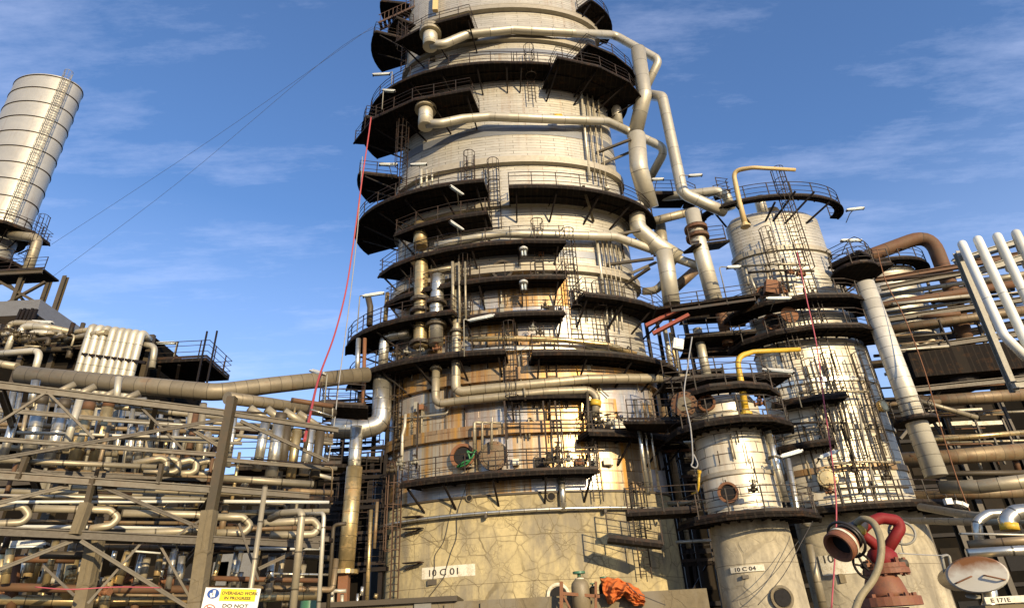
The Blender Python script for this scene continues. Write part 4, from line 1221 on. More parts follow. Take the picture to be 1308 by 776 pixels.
# dark steel lattice filling the gap between the two towers
lat = thing('access_tower', 'dark steel access lattice with many rails in the gap between big tower and second column', 'lattice', D(885, 700, 37))
xs = (868, 890, 912, 936)
def vert(px, py0, py1, Y):
    a = D(px, py0, Y); lo, hi = a.z, a.z + 60
    for _ in range(40):
        m_ = (lo + hi) / 2
        if proj(Vector((a.x, Y, m_)))[1] > py1: lo = m_
        else: hi = m_
    return a, Vector((a.x, Y, lo))
for px in (885, 903, 925, 948):
    for Y in (36.5, 39):
        a, b = vert(px, 776, 395 if Y < 38 else 410, Y)
        part('post', MB().bar(a, b, .2), M['black'], lat)
for row in (405, 450, 505, 560, 612, 665, 720):
    mb = MB()
    for Y in (36.5, 39):
        a = D(872, row, Y); b = Vector((a.x + 4.2, Y, a.z)); mb.bar(a, b, .12, .24)
    a = D(872, row, 37.7); mb.bar(a, a + Vector((4.2, 0, 0)), 2.3, .06)
    part('floor_grating', mb, M['deck'], lat)
    a = D(870, row, 36.4); 
    part('railing', railing_mb([a + Vector((0, 0, .1)), a + Vector((4.4, 0, .1))], step=.9), M['rail'], lat)
for r0, r1 in ((776, 720), (665, 612), (560, 505)):
    a = D(872, r0, 39); b = D(905, r1, 39); b.z = D(872, r1, 39).z
    part('brace', MB().bar(a, b, .1), M['black'], lat)
for i, (x, y0, y1, Y, w, mt) in enumerate(((868, 520, 640, 35.5, 4, 'brown'), (880, 560, 700, 36, 3, 'dull'), (905, 420, 490, 36, 6, 'cream'), (858, 420, 470, 35.8, 3, 'cream'), (864, 425, 470, 35.8, 2, 'gold'), (930, 390, 440, 36, 7, 'rust'))):
    a, b = vert(x, y1, y0, Y)
    wide('vertical_pipe', ('brown', 'dull', 'pale stub', 'bright stub', 'thin gold', 'rusty')[i] + ' vertical pipe inside the dark gap beside the access lattice', 'pipe', [a, b], w, mt, seg=10, group='pipes in the dark gap')
for i, (y, Y, w, mt) in enumerate(((563, 34.5, 2.6, 'cream'), (573, 35, 2, 'rust'), (548, 34.8, 2.4, 'dull'), (640, 35, 3, 'dull'), (690, 35.2, 2, 'cream'))):
    wide('level_pipe', 'thin %s level pipe crossing the dark gap, %s from the top' % ({'cream': 'pale', 'rust': 'rusty', 'dull': 'dull'}[mt], ('second', 'third', 'first', 'fourth', 'fifth')[i]), 'pipe', [(845, y + 3, Y), (900, y, Y), (950, y - 2, Y)], w, mt, seg=8, group='pipes in the dark gap')
# valves on the columns
vs = [((1000, 372, 1.0, B), 'rusty valve box beside the upper open manhole of the second column'), ((1010, 348, .8, B), 'valve on the crowded ledge of the second column'), ((1023, 350, .8, B), 'valve by the caged ladder of the second column'),
      ((1090, 600, .8, B), 'valve low on the second column beside the cage ladder'), ((1060, 628, .9, B), 'valve under the gold flange of the second column'), ((1132, 610, .8, B), 'valve on the far flank of the second column'),
      ((962, 625, .9, C), 'valve beside the lower manhole of the slim column'), ((970, 515, .9, C), 'valve near the bright yellow davit foot')]
for q, lab in vs:
    valve(q[3].S(q[0], q[1], q[2]), lab, .2 + .06 * rnd.random(), (1, rnd.uniform(-.5, .5), 0), (0, -.6, 1), rnd.choice(['framedk', 'gold', 'rustiron']))
single('rusty_box', MB().box(B.S(986, 368, 1.0), (.85, .5, .9), Matrix.Rotation(.3, 3, 'Y')), M['rustiron'], 'rust brown box standing on the wide platform of the second column', 'box')
# instrument tubing over the face of the second column
for i, (x0, y0, x1, y1) in enumerate(((1062, 470, 1082, 560), (1074, 500, 1098, 630), (1096, 520, 1120, 640), (1050, 520, 1060, 575), (1105, 480, 1124, 560), (958, 352, 966, 372), (978, 340, 984, 372), (1000, 330, 1008, 372), (952, 340, 956, 364))):
    wide('instrument_line', 'thin upright instrument tube on the second column, ' + ('under its lower lamp', 'between two cage ladders', 'beside the long bright downcomer', 'close to the slim column flank', 'above the gold cover', 'nearest the upper lamp', 'above the rusty box', 'next to the caged ladder', 'at the edge of the upper cladding')[i], 'pipe', [(x0, y0, .5), (x1, y1, .5)], 1.7, ('dull', 'framedk', 'cream')[i % 3], ves=B, seg=6, group='instrument tubes')
for i, (y, x0, x1) in enumerate(((338, 948, 1030), (346, 955, 1040), (500, 1020, 1110), (540, 1000, 1080), (590, 1060, 1150), (622, 1070, 1160))):
    wide('level_pipe', 'slim level pipe across the second column, ' + ('uppermost', 'just under the uppermost', 'above the small landing', 'beside the slim column davit', 'crossing the cage ladders', 'just above the base platform')[i], 'pipe', [(x0, y + 2, .7), ((x0 + x1) / 2, y - 1, .7), (x1, y, .7)], 1.6, ('dull', 'framedk')[i % 2], ves=B, seg=6, bend=0, group='level tubes of the second column')
# ropes
rope('pink_rope', 'thin pink rope hanging over the second column down past its number plate', [(1018, 322, 32), (1030, 380, 31.6), (1043, 440, 31.2), (1052, 510, 30.8), (1062, 580, 30.4), (1068, 640, 30), (1067, 700, 29.8), (1062, 776, 29.6)], .035, 'pink')
rope('sling_rope', 'grey sling rope with an eye hanging in front of the dark gap', [(884, 430, 29), (878, 470, 29), (874, 505, 29), (882, 545, 29), (885, 585, 29), (883, 594, 29), (889, 597, 29), (891, 591, 29), (886, 580, 29)], .035, 'rope')
rope('trailing_cable', 'thin cable sweeping down across the slim column skirt to the ground', [(1038, 665, 29), (1022, 695, 28.6), (1000, 735, 28.4), (968, 772, 28.2)], .016, 'cable', 'cable')
rope('trailing_cable', 'second thin cable sweeping lower across the slim column skirt', [(1020, 690, 28.6), (990, 730, 28.4), (960, 758, 28.2), (935, 768, 28.1)], .014, 'cable', 'cable')
# ------------------------------------------------------------------ right-hand side: rack, downcomer, painted pipes
wide('downcomer_pipe', 'long bright silver downcomer leaning past the second column into a level run', 'pipe', [(1104, 362, 33.5), (1196, 608, 33.5)], 13.5, 'bright', seg=22)
wide('level_pipe', 'fat beige level run starting below the long bright downcomer', 'pipe', [(1200, 622, 32.5), (1250, 621, 31.5), (1330, 612, 30)], 8.5, 'dull', seg=16)
wide('level_pipe', 'darker level pipe just beneath the fat beige run', 'pipe', [(1165, 633, 36), (1330, 627, 34)], 7, 'brown', seg=14)
t = thing('pipe_collar', 'dark ring platform wrapped round the lower part of the bright downcomer', 'collar', D(1172, 540, 33.5))
p = D(1170, 540, 33.5)
part('ring', MB().lathe(p, (0, 0, 1), [(.62, 0), (1.1, 0), (1.1, .1), (.62, .1)], 20, False), M['deck'], t)
part('railing', railing_mb([p + Vector((1.05 * math.cos(R(a)), 1.05 * math.sin(R(a)), .1)) for a in range(180, 361, 20)]), M['rail'], t)
p = D(1092, 350, 33.5)
t = thing('pipe_collar', 'dark round landing above the head of the bright downcomer', 'collar', p)
part('ring', MB().lathe(p, (0, 0, 1), [(.2, 0), (1.35, 0), (1.35, .1), (.2, .1)], 20, False), M['deck'], t)
part('railing', railing_mb([p + Vector((1.3 * math.cos(R(a)), 1.3 * math.sin(R(a)), .1)) for a in range(180, 361, 20)]), M['rail'], t)

# vessel behind
V = Vessel(1148, 400, 44, 2.3, .7)
ves = thing('storage_drum', 'cream clad drum with a railed top partly hidden behind rusty rack beams', 'drum', (V.cx, V.cy, 0))
vt = V.zf(338)
part('cladding', V.shell(MB(), [(-.8, V.zf(432)), (0, V.zf(425)), (0, vt), (-1.2, vt + .4), (-2.2, vt + .5)], n=48), M['shell'], ves)
z = V.zf(352, .12); part('ring_band', V.shell(MB(), [(0, z), (.12, z + .03), (.12, z + .4), (0, z + .45)], n=48), M['shell_band'], ves)
arc_platform(V, ves, vt + .1, -190, 10, 1.0, brk=False)
wide('arch_pipe', 'huge rusty pipe arching over the cream drum and dropping through the rack', 'pipe', [(1085, 345, 43), (1112, 326, 42), (1188, 298, 41.5), (1216, 372, 41.5), (1240, 460, 41.5)], 8.6, 'rust', seg=20, bend=1.3)

# the rack
rk = thing('pipe_rack', 'dark multi level steel pipe rack beyond the bright downcomer', 'pipe rack', D(1240, 700, 42))
for px, Y in ((1190, 42), (1262, 40), (1300, 46), (1216, 48)):
    a, b = vert(px, 776, 345, Y); part('post', MB().ibeam(a, b, .4, .4, .05), M['framedk'], rk)
for q in (((1118, 358, 41), (1232, 339, 40), 'rust', .3), ((1230, 338, 40), (1330, 321, 39), 'rust', .4), ((1125, 368, 41), (1330, 330, 39), 'frame', .3), ((1128, 409, 41), (1330, 379, 39), 'frame', .34), ((1148, 448, 40.5), (1330, 422, 38.6), 'frame', .36), ((1163, 498, 39.8), (1330, 481, 38.4), 'frame', .32), ((1170, 380, 45), (1330, 352, 43), 'framedk', .5), ((1160, 438, 46), (1330, 408, 44), 'black', .5)):
    part('beam', MB().ibeam(D(*q[0]), D(*q[1]), .3, q[3], .05), M[q[2]], rk)
for q in (((1182, 350, 42), (1205, 430, 42)), ((1225, 340, 42), (1262, 450, 41)), ((1180, 520, 42), (1240, 610, 42)), ((1150, 560, 40), (1200, 500, 40)), ((1268, 490, 40), (1300, 560, 40))):
    part('brace', MB().bar(D(*q[0]), D(*q[1]), .16), M['framedk'], rk)
def PR(lab, pts, w, mat, group='pipes on the far rack', **kw):
    return wide('rack_pipe', lab, 'pipe', pts, w, mat, group, **kw)
PR('rust red pipe lying across the far rack under the drum', [(1090, 397, 41), (1180, 381, 40.5), (1330, 357, 39.5)], 5, 'rust')
PR('dull patched pipe lying across the far rack below the rust red one', [(1138, 421, 40.6), (1260, 403, 39.8), (1330, 393, 39.2)], 6, 'brown')
PR('patched pipe on the lower tier just above the black cooler deck', [(1112, 466, 40.5), (1280, 446, 39.4), (1330, 440, 39)], 5.4, 'brown')
PR('white thin pipe on the upper tier of the far rack', [(1120, 378, 42), (1330, 346, 40)], 3, 'cream')
PR('pair of thin pipes kinked over the middle tier', [(1150, 441, 41), (1168, 438, 41), (1176, 443, 41), (1190, 434, 41), (1204, 438, 41)], 2.2, 'dull', bend=.3)
PR('pale thin pipe above the patched pipe', [(1130, 400, 41.5), (1240, 384, 41)], 2.6, 'cream')
PR('dark fat pipe slung below the black cooler deck', [(1165, 514, 39.5), (1330, 502, 38)], 8, 'brown')
PR('pale diagonal pipe running down beneath the cooler deck', [(1168, 510, 38), (1248, 533, 38)], 3.2, 'dull')
PR('gold thin pipe under the cooler deck, level with the collar', [(1185, 562, 37.5), (1330, 550, 36.5)], 3.2, 'gold')
PR('thickest brown pipe low behind the bright downcomer', [(1150, 588, 39), (1330, 574, 37.5)], 10.5, 'brown', seg=16)
PR('short pale pipe end on the upper tier beside the painted pipes', [(1245, 362, 40), (1330, 346, 39)], 4, 'dull')
PR('pale pipe on the second tier near the painted pipes', [(1135, 425, 43), (1330, 398, 41.5)], 3, 'cream')
PR('thin grey conduit low on the far rack', [(1130, 478, 42), (1200, 466, 41)], 2.2, 'grey')
for i in range(70):
    x0 = rnd.uniform(1110, 1270); x1 = x0 + rnd.uniform(40, 150); y0 = rnd.uniform(345, 610); sl = -.13 + .12 * (y0 - 345) / 265
    Y = rnd.uniform(38.5, 45)
    a, b = D(x0, y0, Y), D(x1, y0 + sl * (x1 - x0), Y - rnd.uniform(0, .8)); r = rnd.choice([.05, .07, .09, .12, .17])
    pts = [a, b] if i % 4 else [a, b, b + Vector((0, .2, -rnd.uniform(.8, 2)))]
    part('conduit', MB().tube(pts, r, 8), M[rnd.choice(['dull', 'framedk', 'brown', 'rust', 'cream', 'rail', 'black', 'brown'])], rk)
for i in range(14):
    x = rnd.uniform(1160, 1310); y0 = rnd.uniform(400, 560); Y = rnd.uniform(39, 45)
    a = D(x, y0, Y); part('hanger', MB().bar(a, a + Vector((0, 0, -rnd.uniform(1, 3))), .1), M[rnd.choice(['framedk', 'black', 'frame'])], rk)
# dark cooler deck and shed behind
ck = thing('air_cooler', 'long black air cooler deck hung between the tiers of the far rack', 'cooler', D(1240, 470, 40))
a, b = D(1150, 478, 41), D(1335, 462, 39.6)
part('casing', MB().bar(a, b, 4.0, 1.9), M['deck'], ck)
part('fan_ring', MB().lathe(a.lerp(b, .35) + Vector((0, 0, -1.4)), (0, 0, 1), [(1.5, 0), (1.5, .5)], 20, False), M['black'], ck)
part('fan_ring', MB().lathe(a.lerp(b, .75) + Vector((0, 0, -1.4)), (0, 0, 1), [(1.5, 0), (1.5, .5)], 20, False), M['black'], ck)
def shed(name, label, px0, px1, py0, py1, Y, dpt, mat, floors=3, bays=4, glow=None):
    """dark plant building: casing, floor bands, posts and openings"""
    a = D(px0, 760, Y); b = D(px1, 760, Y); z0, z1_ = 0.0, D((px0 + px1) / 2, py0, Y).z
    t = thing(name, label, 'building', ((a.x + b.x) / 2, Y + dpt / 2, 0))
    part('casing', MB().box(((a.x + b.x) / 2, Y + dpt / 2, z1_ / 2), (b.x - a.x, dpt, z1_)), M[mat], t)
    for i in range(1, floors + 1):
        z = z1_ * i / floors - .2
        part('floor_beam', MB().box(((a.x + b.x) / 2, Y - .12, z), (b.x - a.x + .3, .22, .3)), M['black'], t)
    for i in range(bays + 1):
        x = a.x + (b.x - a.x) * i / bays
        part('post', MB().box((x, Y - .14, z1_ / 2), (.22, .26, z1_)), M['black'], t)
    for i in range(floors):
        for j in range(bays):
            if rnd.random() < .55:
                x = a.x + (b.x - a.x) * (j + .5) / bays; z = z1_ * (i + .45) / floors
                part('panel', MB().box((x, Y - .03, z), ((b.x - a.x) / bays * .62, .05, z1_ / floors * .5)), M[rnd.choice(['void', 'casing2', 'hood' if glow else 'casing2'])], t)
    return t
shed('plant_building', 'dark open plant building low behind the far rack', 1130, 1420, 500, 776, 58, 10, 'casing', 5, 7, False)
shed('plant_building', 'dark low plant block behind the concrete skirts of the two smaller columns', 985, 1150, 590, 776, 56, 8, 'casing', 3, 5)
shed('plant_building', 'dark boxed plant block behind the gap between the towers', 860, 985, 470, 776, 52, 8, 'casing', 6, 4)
# bright panels of the unit behind
for i, (x, y, w, h) in enumerate(((1190, 527, 1.6, .5), (1232, 524, 2.4, .35), (1212, 541, 3.2, .4), (1262, 540, 2.2, .4))):
    single('wall_sheet', MB().box(D(x, y, 50), (w * 1.2, .1, h * .8)), M['whiteplate'], 'small pale wall sheet glimpsed under the cooler deck, %s along' % ('first', 'second', 'third', 'fourth')[i], 'panel', 'pale sheets behind the rack')

# white painted pipes
for i, (x0, y0, x1, y1) in enumerate(((1228, 309, 1282, 428), (1248, 303, 1306, 428), (1273, 299, 1335, 432), (1297, 295, 1362, 436))):
    Y = 22.0
    a = D(x0, y0, Y); b = D(x1, y1, Y)
    e = D(x1 + 26, y1 + 34, Y)
    pth = [a + Vector((2.2, 2.6, -.25)), a + Vector((-.05, -.05, .05)), b]
    if i == 0: pth.append(D(1312, 458, 22.0))
    else: pth.append(D(x1 + 30, y1 + 60, Y))
    wide('painted_pipe', ('outermost white painted pipe standing nearest the drum, elbowed at its foot', 'second white painted pipe counted from the cream drum', 'third white painted pipe counted from the cream drum', 'fourth white painted pipe counted from the cream drum')[i], 'pipe', pth, 5.6, 'white', 'row of white painted pipes', seg=16, bend=.45)
t = thing('support_frame', 'pale grey steel frame leaning beside the white painted pipes', 'frame', D(1262, 440, 23.5))
part('post', MB().ibeam(D(1222, 322, 23.2), D(1296, 500, 23.2), .22, .22), M['grey'], t)
for q in (((1218, 335, 23.6), (1330, 300, 23)), ((1230, 352, 23.6), (1330, 322, 23)), ((1292, 492, 23), (1330, 488, 23))):
    part('beam', MB().ibeam(D(*q[0]), D(*q[1]), .18, .25), M['grey'], t)
rope('hanging_cable', 'rust coloured cable hanging in front of the far rack', [(1120, 318, 33), (1132, 360, 32.6), (1155, 405, 32), (1180, 470, 31.6), (1200, 540, 31.2), (1222, 610, 31), (1242, 660, 30.8)], .03, 'rustiron', 'cable')

# low foreground pipes at the right
def FP(lab, pts, w, mat, **kw): return wide('plant_pipe', lab, 'pipe', pts, w, mat, 'low pipes beside the white manway', **kw)
FP('dull pipe emerging from the dark beside the concrete skirt, upper one', [(1176, 647, 20), (1246, 659, 16), (1290, 660, 15)], 5.6, 'dull', seg=14)
FP('dull pipe emerging from the dark beside the concrete skirt, lower one', [(1140, 664, 21), (1244, 666, 16), (1330, 663, 14)], 4.8, 'dull', seg=14)
FP('silver elbowed pipe turning down behind the manway', [(1330, 653, 13), (1262, 656, 13.2), (1247, 666, 13.2), (1252, 700, 13.2)], 5.8, 'silver', seg=14, bend=.25)
FP('fat silver elbow with a yellow band beside the frame edge', [(1335, 650, 12.4), (1296, 654, 12.4), (1285, 664, 12.4), (1291, 676, 12.4)], 9.6, 'silver', seg=18, bend=.25)
a, b = D(1288, 668, 12.4), D(1290.5, 677, 12.4)
single('pipe_band', MB().tube([a, b], 10.4 * depth(a) / F, 18), M['yellow'], 'yellow band round the fat silver elbow beside the frame edge', 'pipe band')
FP('rust flecked level pipe above the shiny one', [(1236, 695, 12), (1330, 688, 11.4)], 5.2, 'brown', seg=14)
FP('shiny silver level pipe just above the white manway', [(1234, 706, 11.2), (1330, 701, 10.8)], 6.0, 'silver', seg=16)
FP('thin pale rail pipe over the low pipes', [(1225, 681, 12), (1330, 683, 11.6)], 1.4, 'cream', seg=8)
FP('short upright silver pipe below the manway', [(1262, 744, 11.0), (1266, 768, 11.0), (1258, 790, 11)], 8.5, 'silver', seg=16)
c = D(1248, 733, 10.6)
mw = thing('manway', 'big round whitish manway cover with a rust stain on a fat insulated barrel', 'manway', c)
ax = Vector((-.50, -.86, -.05)).normalized()
def oval(mb):
    for v in mb.v: v.z = c.z + (v.z - c.z) * .56; v.x = c.x + (v.x - c.x) * .84
    return mb
part('barrel', oval(MB().lathe(c - ax * 2.6, ax, [(.38, 0), (.38, 2.1), (.44, 2.12), (.44, 2.3), (.40, 2.32), (.40, 2.5)], 28)), M['gold'], mw)
m_, nt_, b_ = nodes('stained_white_cover')
oc = N(nt_, 'ShaderNodeTexCoord').outputs['Object']
sp_ = N(nt_, 'ShaderNodeSeparateXYZ'); nt_.links.new(oc, sp_.inputs[0])
f1 = math_(nt_, 'MULTIPLY_ADD', noise(nt_, oc, 5, 4), .35, sp_.outputs[2])
rr_ = ramp(nt_, f1, [(.42, 0), (.62, 1)])
nt_.links.new(mix(nt_, rr_, mix(nt_, noise(nt_, oc, 3, 4), (.50, .48, .40), (.60, .57, .48)), (.20, .08, .02)), b_.inputs['Base Color'])
b_.inputs['Roughness'].default_value = .5
M['cover'] = m_
mb = MB().lathe(c - ax * .08, ax, [(.46, 0), (.46, .06), (.43, .10), (0, .11)], 36, False)
oval(mb)
part('cover', mb, M['cover'], mw)
x = ax.cross(Vector((0, 0, 1))).normalized(); y = Vector((0, 0, 1))
for s_ in (-1, 1):
    p = c + ax * .04 + x * (.2 * s_) - y * .06
    part('handle', MB().tube([p - x * .12 + y * (.04 * s_), p - x * .1 + ax * .05 + y * (.035 * s_), p + x * .1 + ax * .05 - y * (.035 * s_), p + x * .12 - y * (.04 * s_)], .012, 6), M['rustiron'], mw)
pt_ = D(1287, 765, 9.6)
t = thing('tag_plate', 'cream tag plate with faint black characters below the manway', 'sign', pt_)
part('plate', MB().box(pt_, (.62, .02, .085)), M['whiteplate'], t)
part('lettering', text_mesh('E 171E', .072, pt_ + Vector((-.24, -.012, -.027)), (1, 0, 0), (0, 0, 1), .001, sx=1.35, bold=.002), M['ink'], t)
part('bracket', MB().box(pt_ + Vector((.05, .25, -.35)), (.7, .4, .6)), M['conc'], t)
t = thing('drum_lid', 'small pale blue grey round lid in the dark below the manway', 'lid', D(1243, 760, 11))
part('lid', MB().lathe(D(1243, 762, 11), (0, -.3, 1), [(.10, 0), (.10, .03), (0, .04)], 18, False), M['grey'], t)
t = thing('post_frame', 'thin white hooked post in the dark beside the manway', 'post', D(1202, 730, 12))
part('post', MB().tube([D(1209, 740, 12), D(1203, 710, 12), D(1212, 708, 12), D(1218, 740, 12)], .03, 6, bend=.05), M['grey'], t)
# white litter of paper
for i, (x, y) in enumerate(((1211, 640), (1224, 642), (1231, 644))):
    single('wrapped_fitting', MB().box(D(x, y, 28), (.28, .2, .14 + .1 * (i == 0)), Matrix.Rotation(.3 * i, 3, 'Y')), M['lampwhite'], ('squarish', 'middle', 'outer thin')[i] + ' white wrapped fitting on the ledge below the beige level run', 'fitting', 'white wrapped fittings')

# ------------------------------------------------------------------ fire monitor
YM = 9.0
def mp(px, py, dy=0.0): return D(px, py, YM + dy)
pxm = 1.0 / (F / depth(mp(1140, 720)))
mon = thing('fire_monitor', 'red and rusty fire monitor with black foam nozzle, valve wheels and bolted flange', 'fire monitor', mp(1136, 790))
up = Vector((0, 0, 1))
b0 = mp(1136, 776)
def lt(c, prof, mat, name, seg=24, ax=up): return part(name, MB().lathe(c, ax, [(r * pxm, h * pxm) for r, h in prof], seg), M[mat], mon)
part('base_pipe', MB().tube([b0 + Vector((0, 0, -1.7)), b0 + Vector((0, 0, 0))], 22 * pxm, 20), M['red'], mon)
fl = MB().lathe(mp(1136, 774), up, [(38 * pxm, 0), (38 * pxm, 10 * pxm), (24 * pxm, 10 * pxm)], 28, False)
for k in range(10):
    a = k * math.pi / 5
    fl.lathe(mp(1136, 774) + Vector((math.cos(a) * 31 * pxm, math.sin(a) * 31 * pxm, 8 * pxm)), up, [(3 * pxm, 0), (3 * pxm, 6 * pxm)], 6, False)
part('base_flange', fl, M['orangered'], mon)
lt(mp(1134, 764), [(25, 0), (24, 8), (21, 20), (16, 30), (15, 36)], 'orangered', 'lower_body')
f2 = MB().lathe(mp(1133, 733), up, [(27 * pxm, 0), (27 * pxm, 6 * pxm), (25 * pxm, 7 * pxm), (25 * pxm, 12 * pxm)], 26, False)
for k in range(8):
    a = k * math.pi / 4 + .2
    f2.lathe(mp(1133, 731) + Vector((math.cos(a) * 23 * pxm, math.sin(a) * 23 * pxm, -4 * pxm)), up, [(2.4 * pxm, 0), (2.4 * pxm, 20 * pxm)], 6, False)
part('middle_flange', f2, M['orangered'], mon)
lt(mp(1130, 722), [(17, 0), (18, 4), (18, 13), (14, 19), (9, 23)], 'red', 'swivel_body')
part('yoke_pipe', MB().tube([mp(1133, 702), mp(1150, 674), mp(1146, 664), mp(1125, 661), mp(1108, 668), mp(1100, 676)], 7.2 * pxm, 16, bend=11 * pxm), M['red'], mon)
part('yoke_pipe', MB().tube([mp(1124, 702, -.05), mp(1112, 690, -.08), mp(1098, 680, -.1)], 6.5 * pxm, 16), M['red'], mon)
na = mp(1097, 672, -.12)
nd = Vector((-.70, -.34, -.42)).normalized()
part('nozzle_neck', MB().lathe(na - nd * .12, nd, [(7 * pxm, 0), (9 * pxm, 6 * pxm), (10 * pxm, 16 * pxm), (14 * pxm, 30 * pxm), (17 * pxm, 38 * pxm), (17 * pxm, 44 * pxm)], 24), M['rubber'], mon)
part('nozzle_ring', MB().torus(na + nd * (34 * pxm), nd, 23 * pxm, 1.8 * pxm, 28, 8), M['rubber'], mon)
c0 = na + nd * (36 * pxm)
part('nozzle_bell', MB().lathe(c0, nd, [(17 * pxm, 0), (19 * pxm, 4 * pxm), (19.5 * pxm, 18 * pxm), (18 * pxm, 20 * pxm), (15 * pxm, 19 * pxm), (13 * pxm, 7 * pxm)], 28, caps=False), M['orangered'], mon)
part('nozzle_mouth', MB().lathe(c0 + nd * (6 * pxm), nd, [(14 * pxm, 0), (0, .3 * pxm)], 22, False), M['void'], mon)
part('white_band', MB().lathe(c0 + nd * (1 * pxm), nd, [(19.6 * pxm, 5 * pxm), (19.9 * pxm, 9 * pxm)], 28, caps=False), M['whiteplate'], mon)
part('yellow_cap', MB().lathe(mp(1100, 678, -.25), Vector((-.5, -.8, .1)), [(6 * pxm, 0), (6 * pxm, 8 * pxm), (4 * pxm, 10 * pxm)], 14), M['yellow'], mon)
part('handwheel', wheel_mb(mp(1103, 722, -.1), Vector((.35, -.93, .15)), 15 * pxm, 1.6 * pxm, 5), M['black'], mon)
part('wheel_stem', MB().bar(mp(1103, 722, -.1), mp(1130, 718), 4 * pxm), M['rustiron'], mon)
part('handwheel', wheel_mb(mp(1152, 680, .12), Vector((-.35, -.9, .2)), 15 * pxm, 1.7 * pxm, 4), M['grey'], mon)
part('wheel_stem', MB().bar(mp(1152, 680, .12), mp(1140, 690), 4 * pxm), M['rustiron'], mon)
part('drain_cock', MB().lathe(mp(1146, 720, -.1), Vector((1, -.2, 0)), [(6 * pxm, 0), (7 * pxm, 5 * pxm), (5 * pxm, 12 * pxm)], 14), M['framedk'], mon)
rope('fire_hose', 'thick dusty hose arching over the fire monitor and down to the ground', [(1092, 672, 8.8), (1102, 662, 8.6), (1116, 668, 8.5), (1125, 690, 8.4), (1124, 716, 8.35), (1115, 740, 8.3), (1098, 764, 8.25), (1086, 800, 8.2)], .044, 'hose', 'hose')
rope('hanging_cable', 'thin wire stretched from the fire monitor to the dark post', [(1148, 706, 9), (1180, 708, 10), (1212, 709, 12)], .008, 'rope', 'cable')
# ------------------------------------------------------------------ chimney
K = Vessel(-185, 700, 46.0, 4.0, .62)
# put the axis where its top shows
ktop_ = D(67, 104, 46.0); K.cx = ktop_.x; K.rx = 40.5 * depth(ktop_) / F; K.ry = K.rx * .62
kt = K.zf(94); kb = K.zf(292)
ch = thing('chimney_stack', 'tall pale clad chimney stack with stiffening rings and a caged ladder', 'chimney', (K.cx, K.cy, 0))
part('shaft', K.shell(MB(), [(0, kb), (0, kt), (-.15, kt), (-.15, kt - 3)], n=64), M['chimney'], ch)
nrg = 10
for i in range(nrg + 1):
    z = kb + (kt - kb) * i / nrg - (.2 if i == nrg else 0)
    part('stiffening_ring', K.shell(MB(), [(-.02, z - .04), (.06, z - .04), (.06, z + .04), (-.02, z + .04)], n=64), M['rail'], ch)
th = -38
part('ladder', ladder_mb(K.pt(th, kb, .35), K.pt(th, kt - .5, .35), K.nrm(th), .6, True, 1.0), M['grey'], ch)
part('flue_hood', K.shell(MB(), [(-1.5, K.zf(352)), (-.9, K.zf(338)), (-.55, K.zf(334)), (-.55, kb)], n=48), M['hood'], ch)
part('flue_ring', K.shell(MB(), [(-.6, K.zf(330)), (-.35, K.zf(330)), (-.35, K.zf(330) + .3), (-.6, K.zf(330) + .3)], n=48), M['casing'], ch)
arc_platform(K, ch, K.zf(280, 1.5), -200, 10, 2.2, segs=8)
arc_platform(K, ch, K.zf(318, 1.5), -120, 0, 1.4, segs=5, inner=-.6)
p0 = D(64, 352, 45.0)
part('ladder', ladder_mb(D(36, 350, 44.5), D(36, 290, 44.5).lerp(D(62, 288, 44.5), .8), (0, -1, 0), .6, True, 1.0), M['rail'], ch)
wide('elbow_pipe', 'beige elbowed pipe running down beside the chimney flue hood', 'pipe', [(14, 300, 44.5), (49, 304, 44.2), (33, 352, 44.2)], 6, 'dull', seg=14, bend=.8)
# steel table that carries the chimney
tb = thing('support_frame', 'braced steel table carrying the chimney above the grey hood', 'frame', D(20, 400, 44))
a, b = D(-60, 338, 43.5), D(66, 352, 43.5); b.z = a.z = D(60, 352, 43.5).z
part('deck', MB().bar(a, b, 1.8, .16), M['deck'], tb)
part('beam', MB().ibeam(a + Vector((0, -1, -.2)), b + Vector((0, -1, -.2)), .2, .35), M['frame'], tb)
for x, x2 in ((60, 43), (2, -20), (40, 24)):
    Y = 43.0 if x != 40 else 47
    p, q = vert(x, 425, 353, Y); part('post', MB().ibeam(p, q, .32, .32, .05), M['frame'], tb)
for q in (((0, 360, 43), (50, 388, 43)), ((0, 392, 43), (58, 360, 43)), ((5, 355, 45), (40, 395, 45))):
    part('brace', MB().bar(D(*q[0]), D(*q[1]), .2), M['frame'], tb)
part('railing', railing_mb([a + Vector((0, -.95, .1)), b + Vector((0, -.95, .1))]), M['rail'], tb)

# heater box
hx = thing('process_heater', 'sooty boxed process heater with grey sloping hood behind the row of pale risers', 'heater', D(60, 700, 37))
z0 = D(60, 436, 34).z
xa, xb = D(-120, 436, 34).x, D(186, 470, 34).x
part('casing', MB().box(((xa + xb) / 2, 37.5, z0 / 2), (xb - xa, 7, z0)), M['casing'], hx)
hz0, hz1 = D(20, 424, 41).z, D(10, 393, 41).z
xc, xd = D(-110, 420, 39).x, D(48, 420, 39).x
part('hood', MB().prism([(xc, 38.5), (xd, 38.5), (xd, 46), (xc, 46)], hz0, hz1, [(xc + 3, 40), (xd - 1.4, 40), (xd - 1.4, 45), (xc + 3, 45)]), M['hood'], hx)
part('hood_wall', MB().prism([(xc, 38.5), (xd, 38.5), (xd, 46), (xc, 46)], z0 - .1, hz0 - .01), M['casing2'], hx)
for i in range(9):
    x = xa + (xb - xa) * i / 8
    part('post', MB().box((x, 33.9, z0 / 2), (.3, .25, z0)), M['framedk'], hx)
for q in (.32, .55, .78, .97):
    part('floor_beam', MB().box(((xa + xb) / 2, 33.8, z0 * q), (xb - xa + .4, .3, .35)), M['framedk'], hx)
